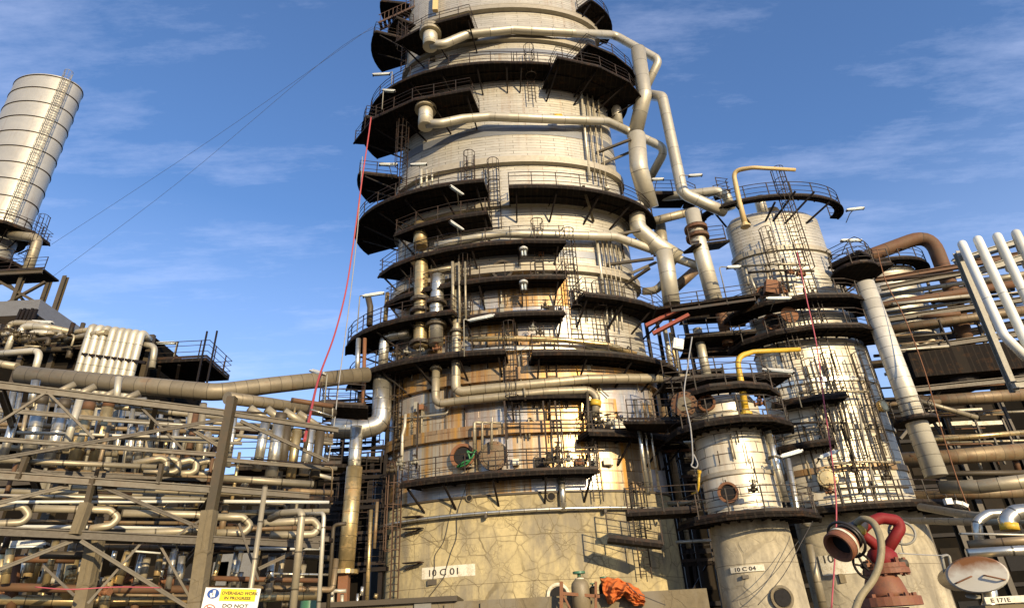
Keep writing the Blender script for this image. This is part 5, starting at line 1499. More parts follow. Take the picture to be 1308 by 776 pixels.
for i in range(5):
    a = D(16 + 5 * i, 421 - (i % 2), 38.2); part('hood_pipe', MB().bar(a, a + Vector((.1, 0, 1.6)), .16), M['black'], hx)
for i in range(18):
    x = xa + (xb - xa) * (rnd.randrange(8) + .5) / 8; z = z0 * rnd.choice([.2, .43, .66, .87])
    part('access_panel', MB().box((x, 33.97, z), (1.6, .06, 1.6)), M[rnd.choice(['casing2', 'void', 'framedk'])], hx)
for i in range(40):
    x = rnd.uniform(-10, 118); y = rnd.uniform(424, 448); Y = rnd.uniform(32.4, 34.5)
    a = D(x, y, Y)
    pts = [a, a + Vector((rnd.uniform(.6, 2.6), rnd.uniform(-.3, .3), 0))]
    if i % 3 == 0: pts = [a, a + Vector((0, 0, rnd.uniform(.4, 1.1)))]
    if i % 3 == 1: pts.append(pts[-1] + Vector((0, 0, -rnd.uniform(.4, 1.2))))
    part('roof_pipe', MB().tube(pts, rnd.choice([.06, .09, .13, .17]), 8, bend=.3), M[rnd.choice(['cream', 'dull', 'framedk', 'rail', 'beige', 'dull'])], hx)
part('railing', railing_mb([D(-10, 436, 33.2), D(118, 447, 33.2)]), M['rail'], hx)
# eight risers
ords = ('first', 'second', 'third', 'fourth', 'fifth', 'sixth', 'seventh', 'eighth')
tops = (119, 128, 137, 147, 156, 164, 173, 182)
r0_ = None
for i, x in enumerate(tops):
    a = D(x, 431 + i * 1.2, 32.8); zb_ = D(x - 20, 495, 32.8).z
    a = a + Vector((0, -.4, .55)); P = [a + Vector((0, .9, -.05)), a + Vector((0, .05, .1)), Vector((a.x, a.y, zb_ - 6))]
    wide('riser_pipe', '%s pale riser in the row of eight, counted from the chimney side' % ords[i], 'pipe', P, 4.7, 'cream', 'row of eight pale risers', seg=12, bend=.3)
wide('elbow_pipe', 'small pale elbow pipe at the end of the row of eight risers', 'pipe', [(183, 440, 33), (198, 442, 33), (194, 470, 33)], 4, 'cream', seg=10, bend=.5)
b1 = thing('riser_clamp', 'dark clamp beam holding the row of eight pale risers', 'beam', D(150, 460, 32.4))
part('beam', MB().bar(D(104, 452, 32.3), D(186, 463, 32.3), .14, .16), M['black'], b1)
# walkway with railing and lamp beside the risers
wk = thing('walkway', 'dark cantilevered walkway with railing at the end of the pale risers', 'walkway', D(220, 475, 33))
a = D(212, 466, 35.2); b = D(276, 484, 35.2); a.z = b.z = D(228, 474, 35.2).z
part('deck', MB().bar(a, b, 3.2, .2), M['deck'], wk)
f = Vector((0, -1.6, .12)); g_ = Vector((0, 1.6, .12))
part('railing', railing_mb([a + f, b + f, b + g_, a + g_]), M['rail'], wk)
for q in (.15, .5, .9):
    p = a.lerp(b, q); part('bracket', MB().bar(p + Vector((0, -1.4, -.2)), p + Vector((-1.2, .8, -1.6)), .16), M['black'], wk)
for x in (255, 268):
    p = D(x, 470, 32.6); part('ladder_rail', MB().bar(Vector((p.x, p.y, a.z - 2)), Vector((p.x, p.y, a.z + 1.3)), .08), M['black'], wk)
lamp(213, 438, 34.5, 'white strip lamp on a bent post above the cantilevered walkway', yaw=0, tilt=2, post=(219, 468), L=1.2)
lamp(53, 411, 36, 'white strip lamp under the grey hood over the upper heater pipes', yaw=0, tilt=6, post=(56, 440), L=1.6)
# upper pipes by the heater
UP = lambda lab, pts, w, mat: wide('heater_pipe', lab, 'pipe', pts, w, mat, 'pipes on top of the heater', seg=12, bend=.5)
UP('beige pipe along the top of the heater starting at an upright elbow', [(8, 440, 33.2), (10, 412, 33.2), (40, 413, 33.2), (92, 424, 33.2)], 4, 'dull')
UP('second pale elbow pipe standing on top of the heater', [(26, 436, 33), (28, 416, 33), (60, 418, 33), (84, 424, 34)], 4.6, 'cream')
UP('third pale elbow pipe standing lower on top of the heater', [(36, 440, 32.8), (38, 425, 32.8), (58, 425, 32.8), (78, 430, 33.4)], 4, 'cream')
UP('blank ended pipe pointing up from the heater towards the risers', [(78, 432, 33), (96, 424, 33), (119, 420, 32.5)], 3.4, 'dull')
UP('second blank ended pipe beside the first riser', [(84, 434, 33), (110, 428, 32.5), (136, 424, 32.2)], 3.6, 'dull')
UP('pale bent pipe with a silver drop leg in front of the heater', [(-30, 454, 31), (52, 447, 31), (43, 480, 31)], 4.2, 'cream')
UP('thick beige pipe end behind the long header blank', [(-30, 460, 30), (22, 468, 30)], 5, 'dull')
for i, (x, y) in enumerate(((8, 424), (14, 432), (20, 428), (32, 433), (44, 436))):
    valve(D(x, y, 32.6), ('first', 'second', 'third', 'fourth', 'fifth')[i] + ' small valve on top of the heater, counted from the hood', .28, (1, 0, .2), (0, -.5, 1), 'dullv' if 'dullv' in M else 'frame', 'valves on top of the heater')

# ------------------------------------------------------------------ lattice pipe rack
pa = D(290, 560, 16.0)
hA = D(287, 527, 16.0).z
pb = DH(0, 493, hA)
pdir = Vector((pa.x - pb.x, pa.y - pb.y, 0)); pn = Vector((-pdir.y, pdir.x, 0)).normalized()
if pn.y < 0: pn = -pn
def RK(px, py, off=0.0):
    d = ray(px, py); o = Vector((pa.x, pa.y, 0)) + pn * off
    t = (o - CAM).dot(pn) / d.dot(pn)
    return CAM + d * t
rack = thing('pipe_rack', 'beige steel lattice pipe rack with diagonal braces and expansion loops', 'pipe rack', Vector((pa.x, pa.y, 0)))
def rb(n, a, b, w, h, mat='frame', off=0.0, flip=False):
    A_, B_ = RK(a[0], a[1], off), RK(b[0], b[1], off)
    if mat != 'conc' and n == 'beam': w *= .42; h *= .46
    elif mat != 'conc': w *= .72; h *= .72
    else: w *= .85; h *= .85
    mb = MB()
    if abs(A_.z - B_.z) < .5 * (A_ - B_).length: mb.ibeam(A_, B_, w, h, .03)
    else: mb.bar(A_, B_, w, h)
    return part(n, mb, M[mat], rack)
rb('post', (297, 507), (270, 652), .30, .30)
rb('concrete_post', (268, 652), (247, 800), .36, .36, 'conc')
rb('post', (119, 611), (107, 660), .15, .15); rb('concrete_post', (111, 642), (97, 682), .24, .24, 'conc')
rb('post', (34, 583), (23, 612), .14, .14); rb('post', (207, 592), (202, 618), .13, .13)
rb('leg', (122, 690), (100, 800), .34, .34, 'conc', .8)
for a, b, w, h, mt, off in (((-40, 487), (287, 527), .22, .32, 'frame', 0), ((300, 529), (432, 549), .22, .25, 'frame', 0), ((-40, 558), (285, 581), .16, .16, 'frame', 0), ((-40, 604), (275, 625), .24, .32, 'frame', 0),
                             ((280, 624), (395, 633), .22, .28, 'frame', .2), ((-40, 676), (262, 690), .26, .34, 'framedk', 0), ((268, 688), (408, 696), .2, .28, 'framedk', 0), ((-40, 520), (290, 548), .14, .2, 'frame', 2.6), ((-40, 600), (270, 612), .16, .22, 'framedk', 2.6), ((-40, 668), (420, 688), .16, .25, 'framedk', 2.6), ((300, 545), (425, 562), .14, .2, 'framedk', 2.6), ((290, 587), (410, 597), .12, .16, 'frame', .6)):
    rb('beam', a, b, w, h, mt, off)
for a, b in (((-40, 592), (291, 534)), ((307, 537), (418, 588)), ((-30, 738), (93, 690)), ((103, 690), (242, 776)), ((181, 692), (112, 770)), ((202, 692), (243, 764)), ((131, 621), (256, 674)), ((88, 620), (-20, 646)), ((150, 622), (40, 600)), ((55, 722), (95, 760)), ((240, 545), (280, 570)), ((305, 668), (330, 740)), ((270, 655), (215, 690)), ((-10, 545), (60, 500)), ((60, 500), (120, 560)), ((180, 520), (235, 575)), ((330, 726), (406, 690))):
    rb('brace', a, b, .075, .075, rnd.choice(['frame', 'frame', 'framedk']), rnd.choice([-.02, .12, .25]))
for i in range(84):
    up_ = i % 3 == 2
    x0 = rnd.uniform(-30, 400); y0 = rnd.uniform(505, 770); off = rnd.uniform(1.2, 5.5)
    if up_:
        y0 = max(y0, 575); a = RK(x0, y0, off); pts = [a, a + Vector((0, 0, rnd.uniform(.5, 1.6)))]
    else:
        x1 = x0 + rnd.uniform(50, 220); pts = [RK(x0, y0, off), RK(min(x1, 425), y0 + .035 * (x1 - x0) * (1.6 - (y0 - 505) / 200), off)]
        if i % 4 == 1: pts.append(pts[-1] + Vector((0, .1, rnd.choice([-1, 1]) * rnd.uniform(.3, .9))))
    part('conduit', MB().tube(pts, rnd.choice([.025, .035, .05, .07, .09]), 8, bend=.15), M[rnd.choice(['dull', 'brown', 'cream', 'gold', 'framedk', 'rail', 'brown', 'silver', 'rail', 'rust'])], rack)
# transverse beams running back
for x, y in ((297, 530), (285, 585), (275, 622), (262, 690), (119, 612), (110, 682), (34, 585), (0, 495), (200, 515)):
    A_ = RK(x, y); part('cross_beam', MB().ibeam(A_, A_ + pn * 5.5, .12, .16, .02), M['framedk'], rack)
def rear_post(x, y0, y1, off, mt='framedk'):
    a = RK(x, y1, off); lo, hi = a.z, a.z + 30
    for _ in range(40):
        m_ = (lo + hi) / 2
        if proj(Vector((a.x, a.y, m_)))[1] > y0: lo = m_
        else: hi = m_
    part('post', MB().bar(a, Vector((a.x, a.y, lo)), .24), M[mt], rack)
for x, y0 in ((80, 600), (210, 560), (330, 548), (20, 560)): rear_post(x, y0, 800, 5.2)
def RP(name, lab, pts, w, mat, group, off=0.0, **kw):
    return wide(name, lab, 'pipe', [RK(p[0], p[1], p[2] if len(p) > 2 else off) for p in pts], w, mat, group, **kw)
GL = 'expansion loop pipes in the lattice rack'
loops = [([(-40, 647), (30, 647), (38, 658), (28, 667), (-40, 670)], 'at the edge of the lattice below the widest beam'), ([(42, 649), (140, 651), (152, 661), (141, 671), (112, 675)], 'between the two short concrete posts and the middle of the rack'),
         ([(155, 655), (255, 657), (268, 668), (255, 677), (160, 681)], 'just before the big concrete post'), ([(272, 660), (310, 660), (321, 671), (311, 680), (276, 680)], 'just after the big concrete post'), ([(335, 668), (400, 664), (408, 673), (400, 682), (345, 683)], 'nearest the thin goosenecks')]
for pts, lab in loops:
    RP('expansion_loop', 'lower dull pipe loop ' + lab, pts, 4.6, 'dull', GL, .5, bend=.16, seg=12)
for i, x in enumerate((213, 228, 251, 272)):
    RP('expansion_loop', 'small upper hooked pipe bend above the widest beam, %s from the short post' % ('first', 'second', 'third', 'fourth')[i], [(x - 45, 592 + i * 2), (x - 8, 585 + i), (x, 588 + i), (x - 1, 599 + i), (x - 8, 602 + i), (x - 30, 603 + i)], 4.2, 'dull', GL, .9 + i * .35, bend=.14)
wide_rows = [(586, 596, -30, 200, 3.4, 'dull', .4), (632, 637, -40, 265, 2.2, 'cream', 1.2), (641, 640, -40, 262, 2.0, 'white', 1.8), (626, 634, -40, 280, 4.2, 'dull', 2.2), (602, 614, 60, 280, 4.6, 'brown', 3.2), (568, 580, -40, 150, 3.6, 'dull', 3.4),
             (540, 552, -40, 280, 3.0, 'brown', 4.2), (510, 534, 60, 290, 3.4, 'dull', 3.8), (664, 668, -40, 262, 2.4, 'brown', 2.4), (672, 674, 20, 262, 2.2, 'white', 2.0), (610, 618, 280, 400, 4.4, 'dull', 1.0), (640, 641, 285, 420, 2.2, 'white', 1.6), (675, 674, 275, 400, 3.0, 'brown', 1.8),
             (590, 598, 300, 430, 2.8, 'dull', 2.6), (655, 652, 290, 420, 3.2, 'dull', 2.8), (552, 560, 20, 285, 2.2, 'cream', 2.0), (628, 634, 280, 392, 3.6, 'dull', .8), (577, 588, 140, 280, 3.0, 'brown', 4.6), (556, 566, 300, 425, 2.4, 'dull', 3.4), (700, 700, 300, 410, 2.2, 'white', 3)]
nm = ('first', 'second', 'third', 'fourth', 'fifth', 'sixth', 'seventh', 'eighth', 'ninth', 'tenth', 'eleventh', 'twelfth', 'thirteenth', 'fourteenth', 'fifteenth', 'sixteenth', 'seventeenth', 'eighteenth', 'nineteenth', 'twentieth', 'next', 'last')
order = sorted(range(len(wide_rows)), key=lambda i: wide_rows[i][0])
for i, (y0, y1, x0, x1, w, mt, off) in enumerate(wide_rows):
    RP('level_pipe', '%s level pipe lying in the lattice rack, %s from the top' % ({'dull': 'dull', 'cream': 'pale', 'white': 'white', 'brown': 'brown'}[mt], nm[order.index(i)]), [(x0, y0), ((x0 + x1) / 2, (y0 + y1) / 2), (x1, y1)], w, mt, 'level pipes in the lattice rack', off, seg=10, bend=0)
# inclined offtakes under the big header
for i, (x0, y0, x1, y1, w) in enumerate(((65, 505, 96, 490, 4), (92, 508, 122, 493, 4.4), (124, 512, 150, 498, 4), (150, 514, 178, 501, 4), (165, 513, 215, 520, 4.4), (318, 520, 346, 540, 5), (340, 521, 366, 541, 5), (362, 524, 390, 542, 5), (380, 526, 410, 546, 4))):
    RP('offtake_pipe', '%s short inclined branch pipe under the long rusty header, counted from its blank end' % nm[i], [(x0, y0), (x1, y1)], w, 'dull', 'inclined branches under the header', 3.5)
# upright fat pipes behind the lattice
GV = 'upright pipes behind the lattice rack'
ups = [(52, 517, 34, 590, 8, 'silver', 'first fat silver upright with a dark neck'), (81, 522, 62, 596, 8, 'silver', 'second fat silver upright'), (112, 524, 93, 598, 8, 'gold', 'gold fat upright with a rusty neck'), (138, 520, 119, 594, 7.5, 'gold', 'fourth fat upright with a rusty neck'),
       (46, 485, 40, 520, 5, 'silver', 'silver drop pipe under the header blank'), (86, 505, 78, 530, 6, 'silver', 'bright upright stub above the second fat upright'), (20, 530, 2, 590, 5, 'silver', 'thin silver upright at the edge of the lattice'), (108, 545, 100, 590, 4, 'silver', 'slim silver upright between the two gold uprights'),
       (170, 545, 164, 590, 4, 'silver', 'slim bright upright right of the gold uprights'), (182, 540, 176, 590, 4, 'silver', 'second slim bright upright past the gold uprights'), (192, 540, 188, 600, 4.5, 'dull', 'dull slim upright past the gold uprights'), (260, 515, 252, 600, 4.5, 'dull', 'dull upright just before the big brown post'), (245, 520, 238, 590, 4, 'dull', 'dull upright two before the big brown post'),
       (340, 535, 328, 600, 6, 'silver', 'first silver upright beyond the big brown post'), (357, 540, 346, 610, 8, 'silver', 'second and fatter silver upright beyond the big brown post'), (367, 540, 360, 600, 6, 'framedk', 'dark upright between silver ones'), (380, 548, 371, 610, 6, 'gold', 'gold upright below the red hose end'), (398, 542, 388, 606, 6.5, 'silver', 'silver upright under the red hose end'), (410, 545, 402, 610, 6, 'framedk', 'dark upright nearest the tower walkway'), (152, 480, 148, 515, 4, 'cream', 'pale stub under the riser row')]
for x0, y0, x1, y1, w, mt, lab in ups:
    RP('upright_pipe', lab, [(x0, y0), (x1, y1)], w, mt, GV, 3.0 if x0 < 300 else 2.6, seg=14)
    if mt in ('gold', 'silver') and w >= 7.5:
        RP('pipe_neck', 'dark sleeve on top of the ' + lab, [(x0 + 3, y0 - 12), (x0, y0)], w * .92, 'rust' if mt == 'gold' else 'framedk', 'sleeves on the fat uprights', 3.0, seg=14)
for i in range(26):
    x = 4 + i * 11.2 + rnd.uniform(-3, 3)
    if 284 < x < 302: x += 16
    y0 = 500 + .10 * x + rnd.uniform(-4, 14); L = rnd.uniform(55, 95)
    RP('upright_pipe', '%s slim upright of the crowded row behind the upper lattice, counted towards the tower' % (nm + ('twenty-third', 'twenty-fourth', 'twenty-fifth', 'twenty-sixth'))[i if i < 20 else i] if i not in (20, 21) else '%s slim upright of the crowded row behind the upper lattice, counted towards the tower' % ('twenty-first', 'twenty-second')[i - 20], [(x, y0), (x - .14 * L - .05 * (300 - x) * .3, y0 + L)], rnd.choice([2.4, 3, 3.6, 4.4]), rnd.choice(['silver', 'silver', 'gold', 'silver', 'dull']), GV, rnd.uniform(3.6, 5.2), seg=10)
for i in range(16):
    x = 10 + i * 25 + rnd.uniform(-5, 5)
    RP('upright_pipe', '%s slim upright of the half lit row low behind the lattice, counted towards the tower' % nm[i], [(x, 704 + rnd.uniform(-6, 6)), (x - 12, 760 + rnd.uniform(-8, 12))], rnd.choice([2.6, 3.2, 4]), rnd.choice(['silver', 'gold', 'silver', 'dull']), GV, rnd.uniform(2.6, 4.6), seg=10)
# lower uprights in the dark under the rack
lows = [(14, 700, 6, 745, 5, 'gold'), (44, 700, 33, 745, 5.5, 'gold'), (57, 692, 40, 748, 4.5, 'gold'), (72, 690, 58, 748, 4.5, 'gold'), (95, 708, 84, 765, 7, 'gold'), (120, 700, 104, 776, 10, 'dull'), (165, 704, 150, 745, 5.5, 'gold'), (188, 712, 182, 742, 4.5, 'dull'), (205, 708, 198, 748, 4, 'gold'), (224, 700, 214, 752, 4, 'silver'), (233, 708, 227, 754, 4.5, 'silver'),
        (303, 702, 294, 750, 3.5, 'silver'), (308, 730, 304, 752, 3.4, 'silver'), (348, 710, 342, 766, 5, 'silver'), (388, 720, 380, 760, 4, 'dull'), (128, 660, 120, 700, 5, 'brown'), (20, 720, 14, 780, 6, 'rust'), (66, 745, 58, 790, 6, 'rust'), (140, 735, 130, 790, 6, 'gold'), (176, 745, 170, 790, 5, 'rust'), (238, 600, 234, 640, 5, 'silver'), (316, 612, 311, 622, 4, 'silver')]
for i, (x0, y0, x1, y1, w, mt) in enumerate(lows):
    RP('upright_pipe', '%s upright pipe in the dark under the lattice rack, %s counted towards the tower' % ({'gold': 'tarnished', 'dull': 'dull', 'silver': 'silver', 'brown': 'brown', 'rust': 'rusty'}[mt], nm[sorted(range(len(lows)), key=lambda k: lows[k][0]).index(i)]), [(x0, y0), (x1, y1)], w, mt, 'uprights in the dark under the rack', 2.0 + (i % 3) * .8, seg=12)
# goosenecks standing free
def GN(lab, pts, w, mat): return wide('gooseneck_pipe', lab, 'pipe', pts, w, mat, 'free standing gooseneck pipes', seg=12, bend=.16)
GN('tall straight dull pipe standing before the lattice beside the warning sign', [(339, 620, 15), (319, 760, 15), (316, 790, 15)], 3.4, 'dull')
GN('gooseneck pipe with a bent top between the straight pipe and the thin one', [(345, 662, 16.6), (360, 655, 16), (386, 653, 15.6), (373, 790, 15.6)], 4.6, 'dull')
GN('thin pale gooseneck pipe nearest the green drum', [(380, 657, 16.5), (414, 655, 15.6), (406, 790, 15.6)], 2.6, 'cream')
GN('dark thin gooseneck pipe in the shade beside the gold standpipe', [(442, 668, 21), (426, 670, 21), (419, 776, 21)], 2.4, 'framedk')
# clutter low under the rack
for i in range(16):
    x = 8 + i * 25.5 + rnd.uniform(-8, 8); y = rnd.uniform(735, 772)
    valve(RK(x, y, rnd.uniform(1.2, 3.4)), '%s small valve in the clutter low under the lattice rack, counted towards the tower' % nm[i], .12 + .06 * rnd.random(), (1, rnd.uniform(-1, 1), 0), (0, -.3, 1), rnd.choice(['rustiron', 'framedk', 'gold']), 'valves low under the rack')
RP('level_pipe', 'rust brown pipe lying near the ground below the lattice', [(-40, 748), (120, 752), (290, 752)], 5, 'rust', 'low ground pipes', 2.2, seg=12)
RP('level_pipe', 'gold pipe lying near the ground below the lattice', [(-40, 764), (120, 768), (410, 760)], 6, 'gold', 'low ground pipes', 2.8, seg=12)
RP('level_pipe', 'slim rusty pipe lying close behind the warning sign', [(270, 738), (410, 741)], 3, 'rust', 'low ground pipes', 1.8, seg=10)
rope('barrier_tape', 'red and white barrier tape strung across under the lattice rack', [(45, 749, 13), (90, 752, 13), (150, 749, 13.4), (205, 750, 14)], .012, 'pink', 'tape')
lamp(33, 695, 16.5, 'white strip lamp under the lattice rack edge', yaw=12, tilt=0, L=1.0)
wide('level_pipe', 'white tube lamp pipe under the dark part of the lattice', 'pipe', [RK(168, 703, 2), RK(205, 706, 2)], 1.2, 'white', 'low ground pipes')

# dark plant behind the rack
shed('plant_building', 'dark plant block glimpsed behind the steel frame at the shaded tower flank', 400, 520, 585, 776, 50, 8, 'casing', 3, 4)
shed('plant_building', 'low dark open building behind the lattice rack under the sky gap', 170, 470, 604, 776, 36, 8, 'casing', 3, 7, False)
for i, (x, y, w, h) in enumerate(((300, 722, 1.8, 1.2), (280, 738, .8, 1.6), (108, 528, .5, .3), (165, 520, 1.6, 1.0))):
    single('wall_sheet', MB().box(D(x, y, 35.3 if i < 2 else 31), (w, .1, h)), M['hood'], ('pale sheet low behind the big concrete post', 'narrow pale sheet beside the big concrete post foot', 'tiny grey sheet under the risers', 'grey blue sheet hanging below the riser row')[i], 'panel', 'sheets behind the lattice')
walkway('railed dark walkway behind the lattice under the sky gap', [(170, 590, 30), (275, 592, 30)], 1.4, group='dark walkways behind the lattice')
walkway('dark landing with railing on the tower side of the sky gap', [(414, 524, 30.5), (470, 527, 31)], 1.8, group='dark walkways behind the lattice')
walkway('dark walkway from the lattice towards the gold standpipe', [(300, 602, 28), (440, 598, 30)], 1.2, group='dark walkways behind the lattice')
# shaded steel screen between rack and tower
fr = thing('support_frame', 'dark open steel frame between the lattice rack and the tower flank', 'frame', D(445, 700, 34))
for px in (420, 440, 465, 484):
    a, b = vert(px, 776, 500 if px > 430 else 540, 35); part('post', MB().bar(a, b, .22), M['black'], fr)
for row in (520, 545, 575, 612, 650, 690, 730):
    a = D(415, row, 34.8); part('beam', MB().bar(a, a + Vector((3.4, 0, 0)), .14, .2), M['black'], fr)
    a = D(412, row - 6, 34.6); part('railing', railing_mb([a, a + Vector((3.2, 0, 0))], step=.9), M['rail'], fr)

# ------------------------------------------------------------------ plinth and what stands on it
pz = D(560, 765, 28.6).z
pl = thing('concrete_plinth', 'low weathered concrete wall and ledge in front of the big tower skirt', 'wall', D(620, 775, 28.8))
xl, xr = D(412, 770, 28.8).x, D(905, 770, 28.8).x
part('wall', MB().box(((xl + xr) / 2, 30.4, pz / 2 - .05), (xr - xl, 3.4, pz - .1)), M['conc'], pl)
part('coping', MB().box(((xl + D(585, 768, 28.8).x) / 2, 29.9, pz + .01), (D(585, 768, 28.8).x - xl, 2.9, .2)), M['framedk'], pl)
for x in (470, 523, 572, 618):
    p = D(x, 772, 28.6); part('pilaster', MB().box((p.x, 28.62, pz / 2 - .1), (.28, .14, pz - .2)), M['conc'], pl)
part('plate', MB().box(D(540, 773, 28.6), (.7, .06, .28)), M['hood'], pl)
# gas cylinder
def gascyl(px, Y, rpx, top, label, mat):
    c = D(px, top, Y); r = rpx * depth(c) / F
    t = thing('gas_cylinder', label, 'gas cylinder', (c.x, c.y, pz - 1.0))
    h = c.z - pz + 1.0
    part('body', MB().lathe((c.x, c.y, pz - 1.0), (0, 0, 1), [(r, 0), (r, h - r * .9), (r * .92, h - r * .5), (r * .6, h - r * .15), (r * .25, h), (r * .25, h + r * .15)], 24), M[mat], t)
    part('valve', MB().lathe((c.x, c.y, c.z + r * .15), (0, 0, 1), [(r * .2, 0), (r * .2, r * .3), (r * .7, r * .32), (r * .7, r * .55), (r * .1, r * .6)], 12), M['green'], t)
    part('collar', MB().torus((c.x, c.y, c.z - r * .05), (0, 0, 1), r * .42, r * .09, 18, 6), M['whiteplate'], t)
    return t
gascyl(740, 28.4, 11.5, 738, 'drab green topped gas cylinder standing before the concrete skirt', 'cyl')
gascyl(757, 28.9, 5, 748, 'thin dark gas cylinder squeezed beside the green topped one', 'casing2')
gascyl(772, 29.2, 8, 742, 'shaded brown gas cylinder half covered by the orange cloth', 'casing2')
gascyl(800, 29.4, 10, 756, 'brown gas cylinder under the orange cloth end', 'casing2')
st = thing('cylinder_rail', 'rusty rail and post holding the gas cylinders', 'rail', D(717, 776, 28.1))
part('post', MB().bar(D(717, 790, 28.1), D(717, 742, 28.1), .14), M['rustiron'], st)
part('post', MB().bar(D(761, 790, 28.1), D(761, 742, 28.1), .1), M['rustiron'], st)
part('rail', MB().bar(D(717, 757, 28.1), D(766, 761, 28.1), .1, .12), M['rustiron'], st)
part('brace', MB().bar(D(720, 760, 28.1), D(728, 776, 28.1), .08), M['rustiron'], st)
# orange cloth
def cloth():
    mb = MB(); nu, nv = 60, 26
    top = [(766, 738), (776, 737), (788, 738), (800, 743), (810, 748), (818, 754), (824, 762)]
    bot = [(776, 770), (781, 771), (786, 768), (796, 760), (804, 766), (810, 772), (823, 773)]
    def at(l, q):
        x = q * (len(l) - 1); i = min(int(x), len(l) - 2); f = x - i
        return (l[i][0] + (l[i + 1][0] - l[i][0]) * f, l[i][1] + (l[i + 1][1] - l[i][1]) * f)
    fr_, bk = [], []
    for j in range(nv + 1):
        for i in range(nu + 1):
            u, v = i / nu, j / nv
            a, b = at(top, u), at(bot, u)
            x, y = a[0] + (b[0] - a[0]) * v, a[1] + (b[1] - a[1]) * v
            bul = .45 * math.sin(math.pi * min(1, max(0, v))) * (0.4 + .6 * math.sin(math.pi * u))
            fold = .05 * math.sin(u * 47 + v * 21 + 2 * math.sin(v * 8)) + .04 * math.sin(v * 33 - u * 15) + .10 * math.sin(u * 23 + v * 5) + .07 * math.sin(u * 11 - v * 9 + 1) + .05 * math.sin(v * 17 + u * 6)
            fr_.append(D(x + 1.2 * math.sin(v * 9 + u * 3), y + 1.0 * math.sin(u * 31), 28.3 - bul - fold))
            bk.append(D(x, y, 28.62))
    n = nu + 1; fs = []
    for j in range(nv):
        for i in range(nu): fs.append((j * n + i, (j + 1) * n + i, (j + 1) * n + i + 1, j * n + i + 1))
    mb.add(fr_, fs, None, True)
    mb.add(bk, [tuple(reversed(f)) for f in fs], None, True)
    edge = [i for i in range(n)] + [j * n + nu for j in range(1, nv + 1)] + [nv * n + i for i in range(nu - 1, -1, -1)] + [j * n for j in range(nv - 1, 0, -1)]
    L = len(fr_)
    b0 = len(mb.v) - 2 * L
    for k in range(len(edge)):
        a, b = edge[k], edge[(k + 1) % len(edge)]
        mb.f.append([b0 + a, b0 + b, b0 + L + b, b0 + L + a]); mb.uv.append([(0, 0)] * 4); mb.sm.append(False)
    return mb
single('draped_cloth', cloth(), M['orange'], 'crumpled orange cloth draped over the gas cylinders', 'cloth')
rope('sagging_cable', 'dark cable sagging over the orange cloth to the ground', [(800, 744, 28.0), (812, 756, 27.9), (830, 764, 27.9), (850, 772, 28)], .02, 'cable', 'cable')
# drum
c = D(396, 766, 24)
dr_ = thing('oil_drum', 'dark green drum standing by the thin pale gooseneck', 'drum', (c.x, c.y, 0))
part('body', MB().lathe((c.x, c.y, 0), (0, 0, 1), [(.32, 0), (.32, c.z * .5), (.335, c.z * .5 + .02), (.32, c.z * .5 + .04), (.32, c.z - .02), (.30, c.z)], 22), M['green'], dr_)
part('rim', MB().torus((c.x, c.y, c.z), (0, 0, 1), .31, .02, 22, 6), M['green'], dr_)
# small standing pipes at the standpipe foot
for i, (x0, y0, x1, y1, w, mt) in enumerate(((424, 755, 424, 775, 3, 'cream'), (437, 758, 437, 775, 2.2, 'cream'), (457, 757, 456, 776, 2, 'silver'), (463, 748, 462, 760, 2.2, 'silver'), (478, 760, 482, 761, 3, 'gold'))):
    wide('drain_stub', ('thick pale', 'middle pale', 'slim silver', 'short silver', 'stubby gold')[i] + ' drain stub at the foot of the gold standpipe', 'pipe', [(x0, y0, 29.2), (x1, y1, 29.2)], w, mt, 'drain stubs at the standpipe foot', seg=8)
wide('level_pipe', 'thin elbow pipe at the foot of the gold standpipe', 'pipe', [(424, 760, 29), (425, 754, 29), (442, 754, 29)], 2.4, 'cream', seg=8, bend=.12)

# ------------------------------------------------------------------ warning sign
SY = 9.5
tl, tr_, bl = D(263, 749.5, SY), D(333, 751, SY), D(255, 793, SY)
rt = (tr_ - tl).normalized(); upv = (tl - bl); upv = (upv - rt * upv.dot(rt)).normalized(); nr = rt.cross(upv)
Wd = (tr_ - tl).length; Hh = .62
sg = thing('warning_sign', 'white and yellow board warning of overhead work and telling people not to walk across', 'sign', bl - Vector((0, 0, 1)))
def sbox(name, x0, y0, x1, y1, t0, t1, mat):
    mb = MB(); P = []
    for n_ in (t0, t1):
        for x, y in ((x0, y0), (x1, y0), (x1, y1), (x0, y1)): P.append(tl + rt * x - upv * y - nr * -n_ if False else tl + rt * x - upv * y + nr * n_)
    mb.add(P, [(3, 2, 1, 0), (4, 5, 6, 7), (0, 1, 5, 4), (1, 2, 6, 5), (2, 3, 7, 6), (3, 0, 4, 7)])
    return part(name, mb, M[mat], sg)
sbox('board', 0, 0, Wd, Hh, -.02, 0, 'signwhite')
sbox('yellow_panel', Wd * .29, .012, Wd * .935, .165, .0015, .004, 'signyellow')
def stext(body, x, y, size, mat='ink', sx=1.3, name='lettering'):
    part(name, text_mesh(body, size, tl + rt * x - upv * y + nr * .006, rt, upv, .001, sx=sx, bold=.0015), M[mat], sg)
stext('OVERHEAD WORK', Wd * .315, .085, .058, sx=1.02)
stext('IN PROGRESS', Wd * .375, .145, .052, sx=1.2)
stext('DO NOT', Wd * .37, .245, .062, sx=1.45)
stext('WALK ACROSS', Wd * .29, .325, .062, sx=1.12)
